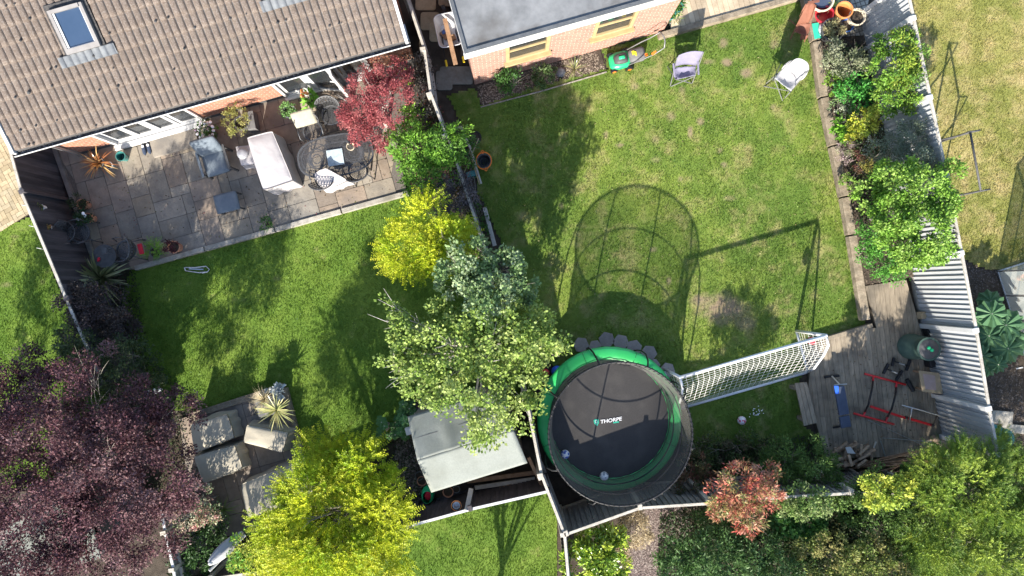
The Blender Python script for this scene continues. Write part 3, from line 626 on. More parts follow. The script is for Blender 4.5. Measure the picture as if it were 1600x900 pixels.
# rooflights
def rooflight(u0, u1, v0, v1, lab):
    rp = lambda u, v, d: A(u, v - d*math.sin(math.atan(PIT)), roofz(v)+d*math.cos(math.atan(PIT)))
    def rb(mb, a, b, c, d_, z0, z1): return mb.hexa([rp(a,c,z0),rp(b,c,z0),rp(b,d_,z0),rp(a,d_,z0)],[rp(a,c,z1),rp(b,c,z1),rp(b,d_,z1),rp(a,d_,z1)])
    t = MB(); rb(t, u0,u0+.06,v0,v1,0,.13); rb(t,u1-.06,u1,v0,v1,0,.13); rb(t,u0+.06,u1-.06,v0,v0+.09,0,.13); rb(t,u0+.06,u1-.06,v1-.06,v1,0,.15)
    fr = t.build('roof_window', M['rwframe'], hs); fr['label'] = lab
    t = MB(); rb(t,u0-.07,u0-.004,v0-.02,v1+.1,0,.05); rb(t,u1+.004,u1+.07,v0-.02,v1+.1,0,.05); rb(t,u0-.07,u1+.07,v1+.003,v1+.1,0,.052); t.build('flashing', M['gutter'], fr)
    t = MB(); rb(t,u0+.062,u1-.062,v0+.092,v1-.062,.06,.09); t.build('pane', M['skyglass'], fr)
    t = MB(); rb(t,u0+.063,u0+.10,v0+.093,v1-.063,.091,.115); rb(t,u1-.075,u1-.063,v0+.093,v1-.063,.091,.115); rb(t,u0+.10,u1-.075,v0+.093,v0+.105,.091,.105); t.build('sash', M['upvc'], fr)
    n = 60; vs = []
    for i in range(n+1):
        u = u0-.22+(u1-u0+.44)*i/n; z = .075*abs(math.sin(math.pi*(u-UL+.04)/pu))**.6*.5+.035; vs += [rp(u, v0-.19, z), rp(u, v0-.004, z+.01)]
    t = MB(); t.add(vs, [(2*i,2*i+2,2*i+3,2*i+1) for i in range(n)]); t.build('apron', M['lead'], fr)
def rpx(px, py):
    z = 3.0
    for _ in range(20): p = W(px, py, z); u, v = toA(p); z = roofz(v)
    return u, v
a = rpx(110,86); b = rpx(160,68); c = rpx(125,2)
rooflight(a[0], b[0], a[1], c[1]-.03, 'large roof window with blue glass near the left end')
a2 = rpx(424,0); b2 = rpx(478,-14)
rooflight(a2[0], b2[0], a2[1]+.02, a2[1]+1.05, 'second roof window at the top edge')
# patio doors
def frame(mb, u0, u1, v, z0, z1, w_=.07, d=.07, vf=A):
    for a, b, c, e in ((u0,u0+w_,z0,z1),(u1-w_,u1,z0,z1),(u0+w_,u1-w_,z0,z0+w_),(u0+w_,u1-w_,z1-w_,z1)): Abox(mb, a, b, v, v+d, c, e)
def pane(mb, u0, u1, v, z0, z1): Abox(mb, u0, u1, v, v+.012, z0, z1)
fr = MB(); frame(fr, D1[0], D1[1], VW-.05, .12, D1[2], .06, .16); Abox(fr, D1[0]-.03, D1[1]+.03, VW-.17, VW-.052, .14, .20); fo = fr.build('patio_door', M['upvc'], hs, bevel=.004)
wd = (D1[1]-D1[0]-.12)/4; g = MB()
for i in range(4):
    u = D1[0]+.06+i*wd; f2 = MB(); frame(f2, u+.004, u+wd-.004, VW+(.0 if i in (1,2) else .03), .19, D1[2]-.065, .075, .05); f2.build('door_leaf', M['upvc'], fo, bevel=.004)
    g = MB(); pane(g, u+.08, u+wd-.08, VW+.03, .265, D1[2]-.14); g.build('pane', M['glass'], fo)
fr = MB(); frame(fr, D2[0], D2[1], VW-.05, .12, D2[2], .06, .16); Abox(fr, D2[0]-.02, D2[1]+.02, VW-.13, VW-.052, .13, .17); Abox(fr, D2[0]+.69, D2[0]+.76, VW-.03, VW+.05, .18, D2[2]-.06)
fo = fr.build('patio_door', M['upvc'], hs, bevel=.004); fo['label'] = 'folding doors standing open'
f2 = MB(); frame(f2, D2[0]+.07, D2[0]+.68, VW, .19, D2[2]-.07, .07, .05); f2.build('door_leaf', M['upvc'], fo)
g = MB(); pane(g, D2[0]+.14, D2[0]+.61, VW+.02, .26, D2[2]-.14); g.build('pane', M['glass'], fo)
f2 = MB(); frame(f2, D2[1]-.66, D2[1]-.07, VW, .19, D2[2]-.07, .07, .05); f2.build('door_leaf', M['upvc'], fo)
g = MB(); pane(g, D2[1]-.59, D2[1]-.14, VW+.02, .26, D2[2]-.14); g.build('pane', M['glass'], fo)
def leaf_at(hu, hv, ang, wid, nm):
    o = A(hu, hv, 0); ca, sa = math.cos(ANG+ang), math.sin(ANG+ang)
    P = lambda s, d, z: Vector((o.x+ca*s-sa*d, o.y+sa*s+ca*d, z))
    mb = MB()
    for a, b, c, e in ((0,.08,.18,2.05),(wid-.08,wid,.18,2.05),(.08,wid-.08,.18,.27),(.08,wid-.08,1.96,2.05)):
        mb.hexa([P(a,0,c),P(b,0,c),P(b,.06,c),P(a,.06,c)],[P(a,0,e),P(b,0,e),P(b,.06,e),P(a,.06,e)])
    f = mb.build('door_leaf', M['upvc'], fo, bevel=.004); 
    mb = MB(); mb.hexa([P(.08,.025,.27),P(wid-.08,.025,.27),P(wid-.08,.035,.27),P(.08,.035,.27)],[P(.08,.025,1.96),P(wid-.08,.025,1.96),P(wid-.08,.035,1.96),P(.08,.035,1.96)]); mb.build('pane', M['glass'], fo)
    mb = MB(); mb.beam(P(wid-.04,-.03,1.05), P(wid-.16,-.03,1.05), .02,.02); mb.build('handle', M['upvc'], fo)
leaf_at(D2[0]+.76, VW-.06, R(-22), .70, '')
leaf_at(D2[1]-.72, VW-.06, R(-88), .5, '')
g = MB(); g.tube([A(-2.9,VW+.9,.14),A(-2.9,VW+.9,.8)], .03); 
# wall lamps
for u in (-4.55, -1.15):
    g = MB(); Abox(g, u-.05, u+.05, VW-.1, VW-.001, 1.5, 1.62); g.ball(A(u,VW-.08,1.46), .05); g.build('wall_lamp', M['charcoal'], hs)

# ============================================================ garden office
OU0, OU1, OV = 0.45, 5.02, 4.82
of = thing('garden_office', 'pink brick garden office with flat grey felt roof and yellow timber windows', 'building', A(2.7, OV, 0))
W1 = (1.22, 2.19, .93, 2.0); W2 = (3.17, 4.09, .93, 2.0)
mb = MB(); OB = OV+4.2
for a, b in ((OU0,W1[0]),(W1[1],W2[0]),(W2[1],OU1)): Abox(mb, a, b, OV, OV+.22, 0, 2.35)
for w_ in (W1, W2): Abox(mb, w_[0], w_[1], OV+.001, OV+.22, 0, w_[2]); Abox(mb, w_[0], w_[1], OV+.001, OV+.22, w_[3], 2.35)
Abox(mb, OU0, OU0+.22, OV+.22, OB, 0, 2.35); Abox(mb, OU1-.22, OU1, OV+.22, OB, 0, 2.35); mb.build('wall', M['brick2'], of)
mb = MB(); Abox(mb, OU0+.22, OU1-.22, OV+.22, OB, 0.01, .08); Abox(mb, OU0+.22, OU1-.22, OV+2.2, OV+2.3, .08, 2.35); mb.build('inner_wall', M['wall_in'], of)
mb = MB(); Abox(mb, OU0-.08, OU1+.10, OV-.10, OB, 2.36, 2.52); mb.build('roof', M['felt'], of, bevel=.01)
mb = MB(); Abox(mb, OU0-.12, OU1+.14, OV-.125, OV-.103, 2.22, 2.53); Abox(mb, OU0-.105, OU0-.083, OV-.10, OB, 2.22, 2.53); Abox(mb, OU1+.103, OU1+.125, OV-.10, OB, 2.22, 2.53); Abox(mb, OU0-.08,OU1+.1,OV-.1,OV+.0,2.33,2.355); mb.build('fascia', M['upvc'], of)
mb = MB(); Abox(mb, OU0-.10, OU1+.12, OV-.124, OV-.05, 2.531, 2.56, .7); Abox(mb, OU0-.10, OU0-.03, OV-.05, OB, 2.531, 2.56, .7); mb.build('roof_edge', M['lead'], of)
for w_ in (W1, W2):
    f = MB(); frame(f, w_[0], w_[1], OV-.02, w_[2]+.05, w_[3], .08, .1); Abox(f, w_[0]-.05, w_[1]+.05, OV-.10, OV+.0, w_[2]-.02, w_[2]+.048); Abox(f, w_[0]+.08, w_[1]-.08, OV, OV+.06, 1.5, 1.56)
    fo2 = f.build('window', M['timber'], of, bevel=.004); g = MB(); pane(g, w_[0]+.08, w_[1]-.08, OV+.03, w_[2]+.13, 1.5); pane(g, w_[0]+.08, w_[1]-.08, OV+.03, 1.56, w_[3]-.08); g.build('pane', M['glass'], fo2)
for i in range(16):
    u = random.uniform(W2[0]+.1,W2[1]-.1) if i < 10 else random.uniform(W1[0]+.1,W1[1]-.1)
g = MB()
for i in range(14):
    u = W2[0]+.12+i*.055; Abox(g, u, u+.045, OV+.13, OV+.2, .99, 1.1+.15*random.random(), random.choice([(.1,.8,.3),(1,1,.2),(.2,.3,.9),(1,1,1),(.5,.5,.5)]))
g.build('shelf_clutter', M['cream'], of)

# ============================================================ fences
def fence(label, tops, h, m, postm, bp=.1, inset=1, board=.03, rail=None, gravel=None, gstep=.06, postw=.09, ph=.04, group=None, posts=None, side=1, capm=None, cap=True, zb=0.0, tw=.1):
    P = [W(x, y, h) for x, y in tops]; root = thing('board_fence', label, 'fence', (P[0].x, P[0].y, 0), 0, group)
    for a, b in zip(P[:-1], P[1:]):
        a2 = Vector((a.x,a.y,0)); b2 = Vector((b.x,b.y,0)); d = (b2-a2); L_ = d.length; d.normalize(); nrm = Vector((-d.y, d.x, 0))*side
        npan = max(1, round(L_/1.85)) if L_ > 2.6 else 1
        for k in range(npan):
            s0 = L_*k/npan+postw/2; s1 = L_*(k+1)/npan-postw/2; mb = MB(); s = s0
            while s < s1-.02:
                e = min(s+bp+.01, s1); z1 = h-.03+random.uniform(-.004,.004)
                p = a2+d*s; q = a2+d*e
                bb = [p+nrm*board, q+nrm*.001, q-nrm*.006, p-nrm*.006]; mb.hexa(bb, [v+Vector((0,0,z1-zb-.15)) for v in bb], random.uniform(1-tw,1+tw)); s += bp
            for i in range(len(mb.v)): mb.v[i] = (mb.v[i][0], mb.v[i][1], mb.v[i][2]+zb+.15)
            mb.build('panel', M[m], root)
            g = MB(); g.beam(a2+d*s0+Vector((0,0,zb+.075)), a2+d*s1+Vector((0,0,zb+.075)), .05, .15); g.build('gravel_board', M[gravel or 'concrete'], root)
            if cap: g = MB(); g.beam(a2+d*(s0-postw/2+.001)+Vector((0,0,h-.012)), a2+d*(s1+postw/2-.001)+Vector((0,0,h-.012)), .055, .03); g.build('cap_rail', M[capm or postm], root)
            for zz in (.35, h-.25): 
                g = MB(); g.beam(a2+d*s0-nrm*.03+Vector((0,0,zb+zz)), a2+d*s1-nrm*.03+Vector((0,0,zb+zz)), .05, .05); g.build('rail', M[postm], root)
        for k in range(npan+1):
            if k == npan and b is not P[-1]: continue
            c = a2+d*(L_*k/npan); g = MB(); g.box((c.x+nrm.x*.03, c.y+nrm.y*.03, (h+ph)/2), (postw, postw+.03, h+ph), math.atan2(d.y,d.x)); g.build('post', M[postm], root, bevel=.005)
    return root
fence('dark board fence with pale top edge along the left side of the stone patio', [(2,185),(33,300),(103,467),(160,600)], 1.6, 'fdark', 'fdark', bp=.09, side=1, capm='fpale', tw=.42, gravel='fdark')
fence('silver board fence with concrete posts behind the planted border', [(1415,-30),(1428,28),(1454,152),(1480,275),(1503,395),(1526,516),(1546,638),(1560,710)], 1.95, 'fgrey', 'fascia', bp=.105, board=.036, side=-1, gravel='concrete', postw=.1, ph=.03, capm='fpale', tw=.08)
fence('low weathered fence beside the narrow passage left of the garden office', [(634,-10),(663,77),(673,147),(697,212)], 1.35, 'fmid', 'fpale', bp=.1, side=-1, capm='fpale')
fence('old dark fence mostly hidden under the shrubs between the two lawns', [(700,214),(745,350),(775,440),(812,570)], 1.2, 'fdark', 'fmid', bp=.1, side=-1, capm='fpale')
fence('pale topped fence between the grey shed and the trampoline', [(822,622),(846,742)], 1.75, 'fdark', 'fpale', bp=.1, side=-1)
fence('fence with a pale top rail running down from the trampoline corner', [(847,745),(882,835),(893,960)], 1.7, 'fdark', 'fpale', bp=.1, side=-1)
fence('grey board fence behind the trampoline and the red tipped shrub', [(885,835),(1000,794),(1107,787),(1225,777),(1330,771),(1450,774)], 1.7, 'fmid', 'fpale', bp=.12, side=1, tw=.1)
fence('black stained fence with white top rail behind the grey felt shed', [(430,900),(640,822),(735,796),(857,768)], 1.5, 'fdark', 'fdark', bp=.1, side=1, capm='upvc', gravel='fdark')
fence('grey fence with pale top beside the white folded parasol', [(250,790),(258,832),(271,890),(280,960)], 1.6, 'fmid', 'fpale', bp=.1, side=-1, capm='upvc')
fence('short dark fence crossing below the white folded parasol', [(268,930),(330,905),(430,890)], 1.2, 'fdark', 'fpale', bp=.1, side=1, capm='fpale')

# ============================================================ sheds
sh = thing('felt_roof_shed', 'low shed with pale grey felt roof under the apple tree', 'shed', tuple(W(735,690,0)))
ze, zr = 1.85, 2.12
e = [W(637,651,ze), W(786,606,ze), W(824,723,ze), W(674,769,ze)]; r0 = W(652,719,zr); r1 = W(802,671,zr)
def felt(a, b, c, d, n=14, m_=14, amp=.012, fold=0):
    mb = MB(); vs = []
    for j in range(m_+1):
        for i in range(n+1):
            p = (a.lerp(b, i/n)).lerp(d.lerp(c, i/n), j/m_); w_ = amp*(fbm(np.array(p.x*1.0), np.array(p.y), 2.5)-.5)*2
            if fold: w_ += fold*math.exp(-((i/n-.36)*16)**2)*min(1,2.2*j/m_)
            vs.append((p.x, p.y, p.z+float(w_)))
    mb.add(vs, [(j*(n+1)+i, j*(n+1)+i+1, (j+1)*(n+1)+i+1, (j+1)*(n+1)+i) for j in range(m_) for i in range(n)][::1])
    return mb
o = felt(e[0], e[1], r1, r0, 36, 18, .016, .035).build('roof', M['felt2'], sh, smooth=True); o['label'] = 'shaded rear roof slope with a crease in the felt'
s2 = o.modifiers.new('s','SOLIDIFY'); s2.thickness = .015
o = felt(r0, r1, e[2], e[3], 24, 14, .010).build('roof', M['felt2'], sh, smooth=True); s2 = o.modifiers.new('s','SOLIDIFY'); s2.thickness = .015
mb = MB(); q0 = e[0].lerp(r0,.52)+Vector((0,0,.012)); q1 = e[1].lerp(r1,.52)+Vector((0,0,.012)); mb.beam(q0, q1, .012, .012); mb.build('felt_seam', M['charcoal'], sh)
cc = (e[0]+e[1]+e[2]+e[3])/4; ins = [p.lerp(cc, .07) for p in e]; mb = MB()
for a, b in ((0,1),(1,2),(2,3),(3,0)): mb.beam((ins[a].x,ins[a].y,.88),(ins[b].x,ins[b].y,.88), .04, 1.74)
mb.build('wall', M['fmid'], sh)
s3 = thing('grey_roof_shed', 'shed with smooth light grey roof half hidden by the purple tree', 'shed', tuple(W(60,840,0)))
q = [W(-40,812,2.0), W(128,762,2.15), W(157,872,2.15), W(-20,930,2.0)]
mb = MB(); mb.hexa([p-Vector((0,0,.05)) for p in q], q); mb.build('roof', M['felt2'], s3)
cc = sum(q, Vector())/4; ins = [p.lerp(cc,.06) for p in q]; mb = MB()
for a, b in ((0,1),(1,2),(2,3),(3,0)): mb.beam((ins[a].x,ins[a].y,.95),(ins[b].x,ins[b].y,.95), .04, 1.9)
mb.build('wall', M['fdark'], s3)
# greenhouse
gh = thing('greenhouse', 'glass greenhouse with aluminium frame at the right edge', 'greenhouse', tuple(W(1620,480,0)))
ax = (W(1612,600,0)-W(1556,424,0)); ax.z = 0; ax.normalize(); ay = Vector((-ax.y, ax.x, 0)); o0 = W(1556,424,0); o0.z = 0
G = lambda s, t, z: o0+ax*s+ay*t+Vector((0,0,z))
mb = MB(); gl = MB(); Lg, Wg, he, hr = 3.0, 2.0, 1.5, 2.1
ns = 5
for i in range(ns+1):
    s = Lg*i/ns
    for pts in ([G(s,0,0),G(s,0,he),G(s,Wg/2,hr),G(s,Wg,he),G(s,Wg,0)],):
        for a, b in zip(pts[:-1], pts[1:]): mb.beam(a, b, .03, .03)
for t, z in ((0,.06),(0,he),(Wg/2,hr),(Wg,he),(Wg,.06),(Wg/4,(he+hr)/2)): mb.beam(G(0,t,z), G(Lg,t,z), .035, .035)
mb.beam(G(0,0,.06),G(0,Wg,.06),.035,.035); mb.build('frame', M['steel'], gh)
for i in range(ns):
    s0, s1 = Lg*i/ns+.02, Lg*(i+1)/ns-.02
    for a, b in (((0,.08),(0,he-.02)),((.01,he),(Wg/2-.02,hr)),((Wg/2+.02,hr),(Wg-.01,he)),((Wg,.08),(Wg,he-.02))):
        g = MB(); g.add([G(s0,a[0],a[1]),G(s1,a[0],a[1]),G(s1,b[0],b[1]),G(s0,b[0],b[1])],[(0,1,2,3)]); g.build('pane', M['ghglass'], gh)
g = MB(); g.add([G(0,.02,.08),G(0,Wg-.02,.08),G(0,Wg-.02,he),G(0,Wg/2,hr-.02),G(0,.02,he)],[(0,1,2,3,4)]); g.build('pane', M['ghglass'], gh)
struct(MB().prism([tuple(G(0.05,.05,0)[:2]),tuple(G(Lg,.05,0)[:2]),tuple(G(Lg,Wg,0)[:2]),tuple(G(.05,Wg,0)[:2])],0,.03).build('greenhouse_floor', M['concrete']))
for i in range(7):
    p = G(.3+.38*i, .45+.1*(i%2), .03); t = thing('potted_seedling', 'small potted seedling inside the greenhouse', 'plant pot', p, 0, 'seedlings in the greenhouse')
    g = MB(); g.lathe([(.001,0),(.06,0),(.085,.16),(.075,.16),(.07,.13),(.001,.13)], p); g.build('pot', M['terra'], t)
    foliage('foliage', [(p.x,p.y,.28,.12,.12,.12)], 60, .05, [(.08,.2,.04)], t, cl=.06, off=tuple(p))
# ============================================================ trampoline
tc_ = W(945,645,0); TR = 1.60; ZB = .75
tr = thing('trampoline', 'round trampoline with bright green pad and black safety net', 'trampoline', (tc_.x, tc_.y, 0))
cx, cy = tc_.x, tc_.y
def cp(a, r, z): return Vector((cx+r*math.cos(a), cy+r*math.sin(a), z))
N = 72
mb = MB(); rm = 1.36
mb.add([cp(2*math.pi*i/N, rm, ZB-.01) for i in range(N)], [tuple(range(N))]); mt = mb.build('jump_mat', M['tmat'], tr)

mb = MB(); n = 96; pr = [(1.32,ZB+.010),(1.34,ZB+.03),(1.45,ZB+.045),(1.56,ZB+.04),(1.61,ZB+.015),(1.615,ZB-.03)]; vs = []
for i in range(n):
    a = 2*math.pi*i/n
    for j, (r, z) in enumerate(pr): vs.append(cp(a, r+.004*math.sin(i*2.3), z+.006*math.sin(i*1.7+j)-(.012 if i % 12 == 0 else 0)))
k = len(pr); mb.add(vs, [(i*k+j, i*k+j+1, ((i+1)%n)*k+j+1, ((i+1)%n)*k+j)[::1] for i in range(n) for j in range(k-1)]); mb.build('pad', M['padgreen'], tr, smooth=True)
mb = MB()
for i in range(8):
    a = 2*math.pi*(i+.5)/8; mb.beam(cp(a,1.34,ZB+.047), cp(a,1.60,ZB+.045), .008, .006)
mb.build('pad_seam', M['black'], tr)
mb = MB(); mb.loop([cp(2*math.pi*i/48, 1.5, ZB-.04) for i in range(48)], .025, 8); mb.build('frame', M['steel'], tr, smooth=True)
for i in range(4):
    a = math.pi/4+i*math.pi/2; g = MB(); g.tube([cp(a-.3,1.5,ZB-.05),cp(a-.3,1.5,.03),cp(a+.3,1.5,.03),cp(a+.3,1.5,ZB-.05)], .022, 8); g.build('leg', M['steel'], tr, smooth=True)
# enclosure: curved poles and top ring, net inside
ZT = 2.32; RTp = 1.44; PA = [R(a) for a in (104, 63, 27, -18, -64, -112, -151, 150+32)]
PA = [R(a) for a in (107, 68, 30, -12, -62, -110, -150, 150)]
for a in PA:
    g = MB(); g.tube([cp(a,1.62,.45), cp(a,1.66,.8), cp(a,1.68,1.25), cp(a,1.66,1.75), cp(a,1.56,2.15), cp(a,RTp+.02,ZT)], .018, 8, ); g.build('pole', M['black'], tr, smooth=True)
mb = MB(); mb.loop([cp(2*math.pi*i/64, RTp, ZT) for i in range(64)], .020, 8); mb.build('top_ring', M['black'], tr, smooth=True)
mb = MB(); n, k = 96, 10; vs = []
for j in range(k+1):
    t = j/k; z = ZB+.02+(ZT-ZB-.04)*t
    for i in range(n):
        a = 2*math.pi*i/n; dist = min(abs((a-p+math.pi) % (2*math.pi)-math.pi) for p in PA); r = 1.325+(RTp-.02-1.325)*t-.04*math.sin(math.pi*t)*min(1,dist*4)+.006*math.sin(i*1.3+j)
        vs.append(cp(a, r, z))
mb.add(vs, [(j*n+i, j*n+(i+1)%n, (j+1)*n+(i+1)%n, (j+1)*n+i) for j in range(k) for i in range(n)]); mb.build('net', M['net'], tr, smooth=True)
mb = MB(); mb.loop([cp(2*math.pi*i/64, 1.33, ZB+.05) for i in range(64)], .008, 5)
mb.build('net_hem', M['black'], tr)
for rb_, zb_ in ((1.365, 1.78), (1.325, 1.22)): mb = MB(); mb.loop([cp(2*math.pi*i/64, rb_, zb_) for i in range(64)], .013, 5); mb.build('net_band', M['black'], tr)
mb = MB()
mb.loop([cp(2*math.pi*i/720, RTp+.032*math.cos(2*math.pi*i/8), ZT+.032*math.sin(2*math.pi*i/8)) for i in range(720)], .005, 3)
mb.build('net_ties', M['black'], tr)
# logo
def text_mesh(txt, size):
    cu = bpy.data.curves.new('t', 'FONT'); cu.body = txt; cu.size = size; cu.extrude = 0.001; cu.offset = size*.02; cu.shear = .18
    ob = bpy.data.objects.new('t', cu); C.objects.link(ob); bpy.context.view_layer.update()
    me = bpy.data.meshes.new_from_object(ob.evaluated_get(bpy.context.evaluated_depsgraph_get())); bpy.data.objects.remove(ob); bpy.data.curves.remove(cu)
    a = me.color_attributes.new('tint', 'FLOAT_COLOR', 'POINT'); a.data.foreach_set('color', np.ones(len(me.vertices)*4, np.float32)); return me
def put_text(txt, size, p, rz, m, parent, name='lettering'):
    me = text_mesh(txt, size); me.materials.append(m); o = bpy.data.objects.new(name, me); C.objects.link(o); o.parent = parent
    o.location = Vector(p)-parent.location if parent.type == 'EMPTY' else Vector(p)-parent.parent.location; o.rotation_euler = (0,0,rz); o.scale = (1.12,1,1); return o
la = R(9); lp = W(938, 662, ZB)
put_text('THORPE', .115, lp+Vector((.0,.0,.004)), la, M['tlogo'], mt)
sp_ = MB(); q = W(964,659,ZB); sp_.box((q.x-.02, q.y-.012, ZB+.0), (.13,.03,.006), la); sp_.build('logo_bar', M['tteal'], mt)
c0 = W(932,660,ZB); out = [(-.055,.06),(0,.075),(.055,.06),(.052,-.02),(0,-.085),(-.052,-.02)]
sp_ = MB(); rot = lambda p, s=1: (c0.x+(p[0]*math.cos(la)-p[1]*math.sin(la))*s, c0.y+(p[0]*math.sin(la)+p[1]*math.cos(la))*s)
sp_.prism([rot(p) for p in out], ZB-.009, ZB-.002); sp_.build('logo_shield', M['tteal'], mt)
sp_ = MB()
for a, b in (((-.03,.03),(0,-.03)),((0,-.03),(.03,.03)),((-.025,.045),(.025,.045)),((0,.0),(0,-.05))):
    A0 = rot(a); B0 = rot(b); sp_.beam((A0[0],A0[1],ZB),(B0[0],B0[1],ZB), .009, .004)
sp_.build('logo_mark', M['tlogo'], mt)
# footballs
def ballmat(name, a, b, sc):
    m = bpy.data.materials.new(name); m.use_nodes = True; n = m.node_tree; L = n.links.new; bs = n.nodes['Principled BSDF']
    tcn = n.nodes.new('ShaderNodeTexCoord'); v = n.nodes.new('ShaderNodeTexVoronoi'); v.inputs['Scale'].default_value = sc; L(tcn.outputs['Object'], v.inputs['Vector'])
    r = n.nodes.new('ShaderNodeValToRGB'); r.color_ramp.interpolation = 'CONSTANT'; r.color_ramp.elements[0].color = (*b,1); r.color_ramp.elements[1].position = .42; r.color_ramp.elements[1].color = (*a,1)
    L(v.outputs['Distance'], r.inputs[0]); L(r.outputs[0], bs.inputs['Base Color']); bs.inputs['Roughness'].default_value = .4; return m
for (px, py, z, lab, m) in ((883,710,ZB,'white football with blue marks on the left of the trampoline mat',ballmat('ball_blue',(.7,.7,.72),(.06,.12,.4),13)),
        (944,744,ZB,'white football with grey marks at the bottom of the trampoline mat',ballmat('ball_grey',(.7,.7,.7),(.25,.27,.3),13)),
        (1159,657,.02,'football with red and white pattern on the shaded lawn',ballmat('ball_red',(.65,.6,.62),(.45,.04,.1),17))):
    c = W(px, py, z+.1); g = MB(); g.ball((0,0,0), .10, 24, 16); o = g.build('football', m, smooth=True); o.location = c; o.rotation_euler = (random.random()*3, random.random()*3, 0); tag(o, lab, 'football')
# hexagon stepping stones
labs = ['beside the dark soil at the left end','small, second from the left','third from the left, tilted up','fourth from the left in the arc','at the middle of the arc','right of the middle, largest','tucked half under the green pad','at the right end near the goal post']
for (px, py, r, lb) in zip((908,930,948,970,991,1014,1021,1043),(539,541,531,535,543,552,571,578),(12.5,10,13,13,12.5,13,11,12),labs):
    p = W(px, py, .04); k = H/F; a0 = random.uniform(-.3,.3); g = MB(); g.prism([(p.x+r*k*math.cos(a0+i*math.pi/3), p.y+r*k*math.sin(a0+i*math.pi/3)) for i in range(6)], 0.01, .05, random.uniform(.85,1.1))
    tag(g.build('stepping_stone', M['hexs'], bevel=.006), 'grey hexagonal paving stone '+lb, 'paving stone', 'hexagon stones along the trampoline')

# ============================================================ goals
def goal(label, A_, B_, depth, h, r, m, net=True, cat='football goal', cell=.12):
    A_ = Vector((A_.x,A_.y,0)); B_ = Vector((B_.x,B_.y,0)); d = (B_-A_).normalized(); n = Vector((d.y,-d.x,0)); L_ = (B_-A_).length; dx = .22
    t = thing('football_goal', label, cat, A_); Z = lambda z: Vector((0,0,z))
    g = MB(); g.tube([A_+Z(h), B_+Z(h)], r, 10); g.build('crossbar', m, t, smooth=True)
    for p in (A_, B_):
        g = MB(); g.tube([p+Z(0), p+Z(h)], r, 10); g.ball(p+Z(h), r*1.1, 8, 6); g.build('post', m, t, smooth=True)
        g = MB(); g.tube([p+Z(h), p+n*dx+Z(h-.02), p+n*(dx+.25*depth)+Z(h*.75), p+n*depth*.85+Z(h*.3), p+n*depth+Z(r)], r*.8, 8); g.build('back_stay', m, t, smooth=True)
        g = MB(); g.tube([p+Z(r), p+n*depth+Z(r)], r*.8, 8); g.build('side_bar', m, t, smooth=True)
    g = MB(); g.tube([A_+n*depth+Z(r), B_+n*depth+Z(r)], r*.9, 8); g.build('ground_bar', m, t, smooth=True)
    if net:
        prof = [(0,h),(dx,h-.03),(dx+.25*depth,h*.73),(depth*.85,h*.28),(depth,.03)]
        def pf(s):
            s *= len(prof)-1; i = min(int(s), len(prof)-2); f = s-i; return prof[i][0]*(1-f)+prof[i+1][0]*f, prof[i][1]*(1-f)+prof[i+1][1]*f
        g = MB(); nu = int(L_/cell); nv = 17
        P = lambda i, j: A_+d*(L_*i/nu)+n*(pf(j/nv)[0]-.07*math.sin(math.pi*j/nv)*math.sin(math.pi*i/nu))+Z(pf(j/nv)[1]-.05*math.sin(math.pi*j/nv)*math.sin(math.pi*i/nu)+.01*math.sin(i*3.1+j))
        for i in range(nu+1): g.tube([P(i,j) for j in range(nv+1)], .003, 3, cap=False)
        for j in range(nv+1): g.tube([P(i,j) for i in range(nu+1)], .003, 3, cap=False)
        for p in (A_, B_):
            for i in range(1, 12):
                f = i/12; x, z = pf(f); g.tube([p+n*0+Z(z), p+n*x*.5+Z(z-.03), p+n*x+Z(z)], .003, 3, cap=False)
                xx = depth*f; zt = next((prof[k_][1]+(prof[k_+1][1]-prof[k_][1])*(xx-prof[k_][0])/(prof[k_+1][0]-prof[k_][0]) for k_ in range(4) if prof[k_][0] <= xx <= prof[k_+1][0]), 0.03)
                g.tube([p+n*xx+Z(.03), p+n*xx+Z(zt)], .003, 3, cap=False)
        g.build('net', M['string'], t)
    return t, n, d
gA, gB = W(1037,576), W(1243,517)
gt, gn, gd = goal('large white football goal with a net standing next to the trampoline', gA, gB, 1.0, 1.55, .035, M['goal'])
bg_ = thing('target_bag', 'small dark and red bag hanging inside the right corner of the white goal', 'bag', W(1243,517)+gn*.12-gd*.12)
g = MB(); p = W(1243,517)+gn*.10-gd*.16; p.z = 0; g.ball((p.x,p.y,1.15), .085, 12, 8, 1, 1.5); g.build('pouch', M['redflower'], bg_, smooth=True)
g = MB(); g.tube([(p.x,p.y,1.3),(p.x,p.y,1.53)], .008, 5); g.build('strap', M['black'], bg_)
g2A, g2B = W(1451,228), W(1466,312)
goal('thin grey goal frame without net on the dry neighbouring lawn', g2B, g2A, -.9, 1.45, .022, M['charcoal'], net=False)

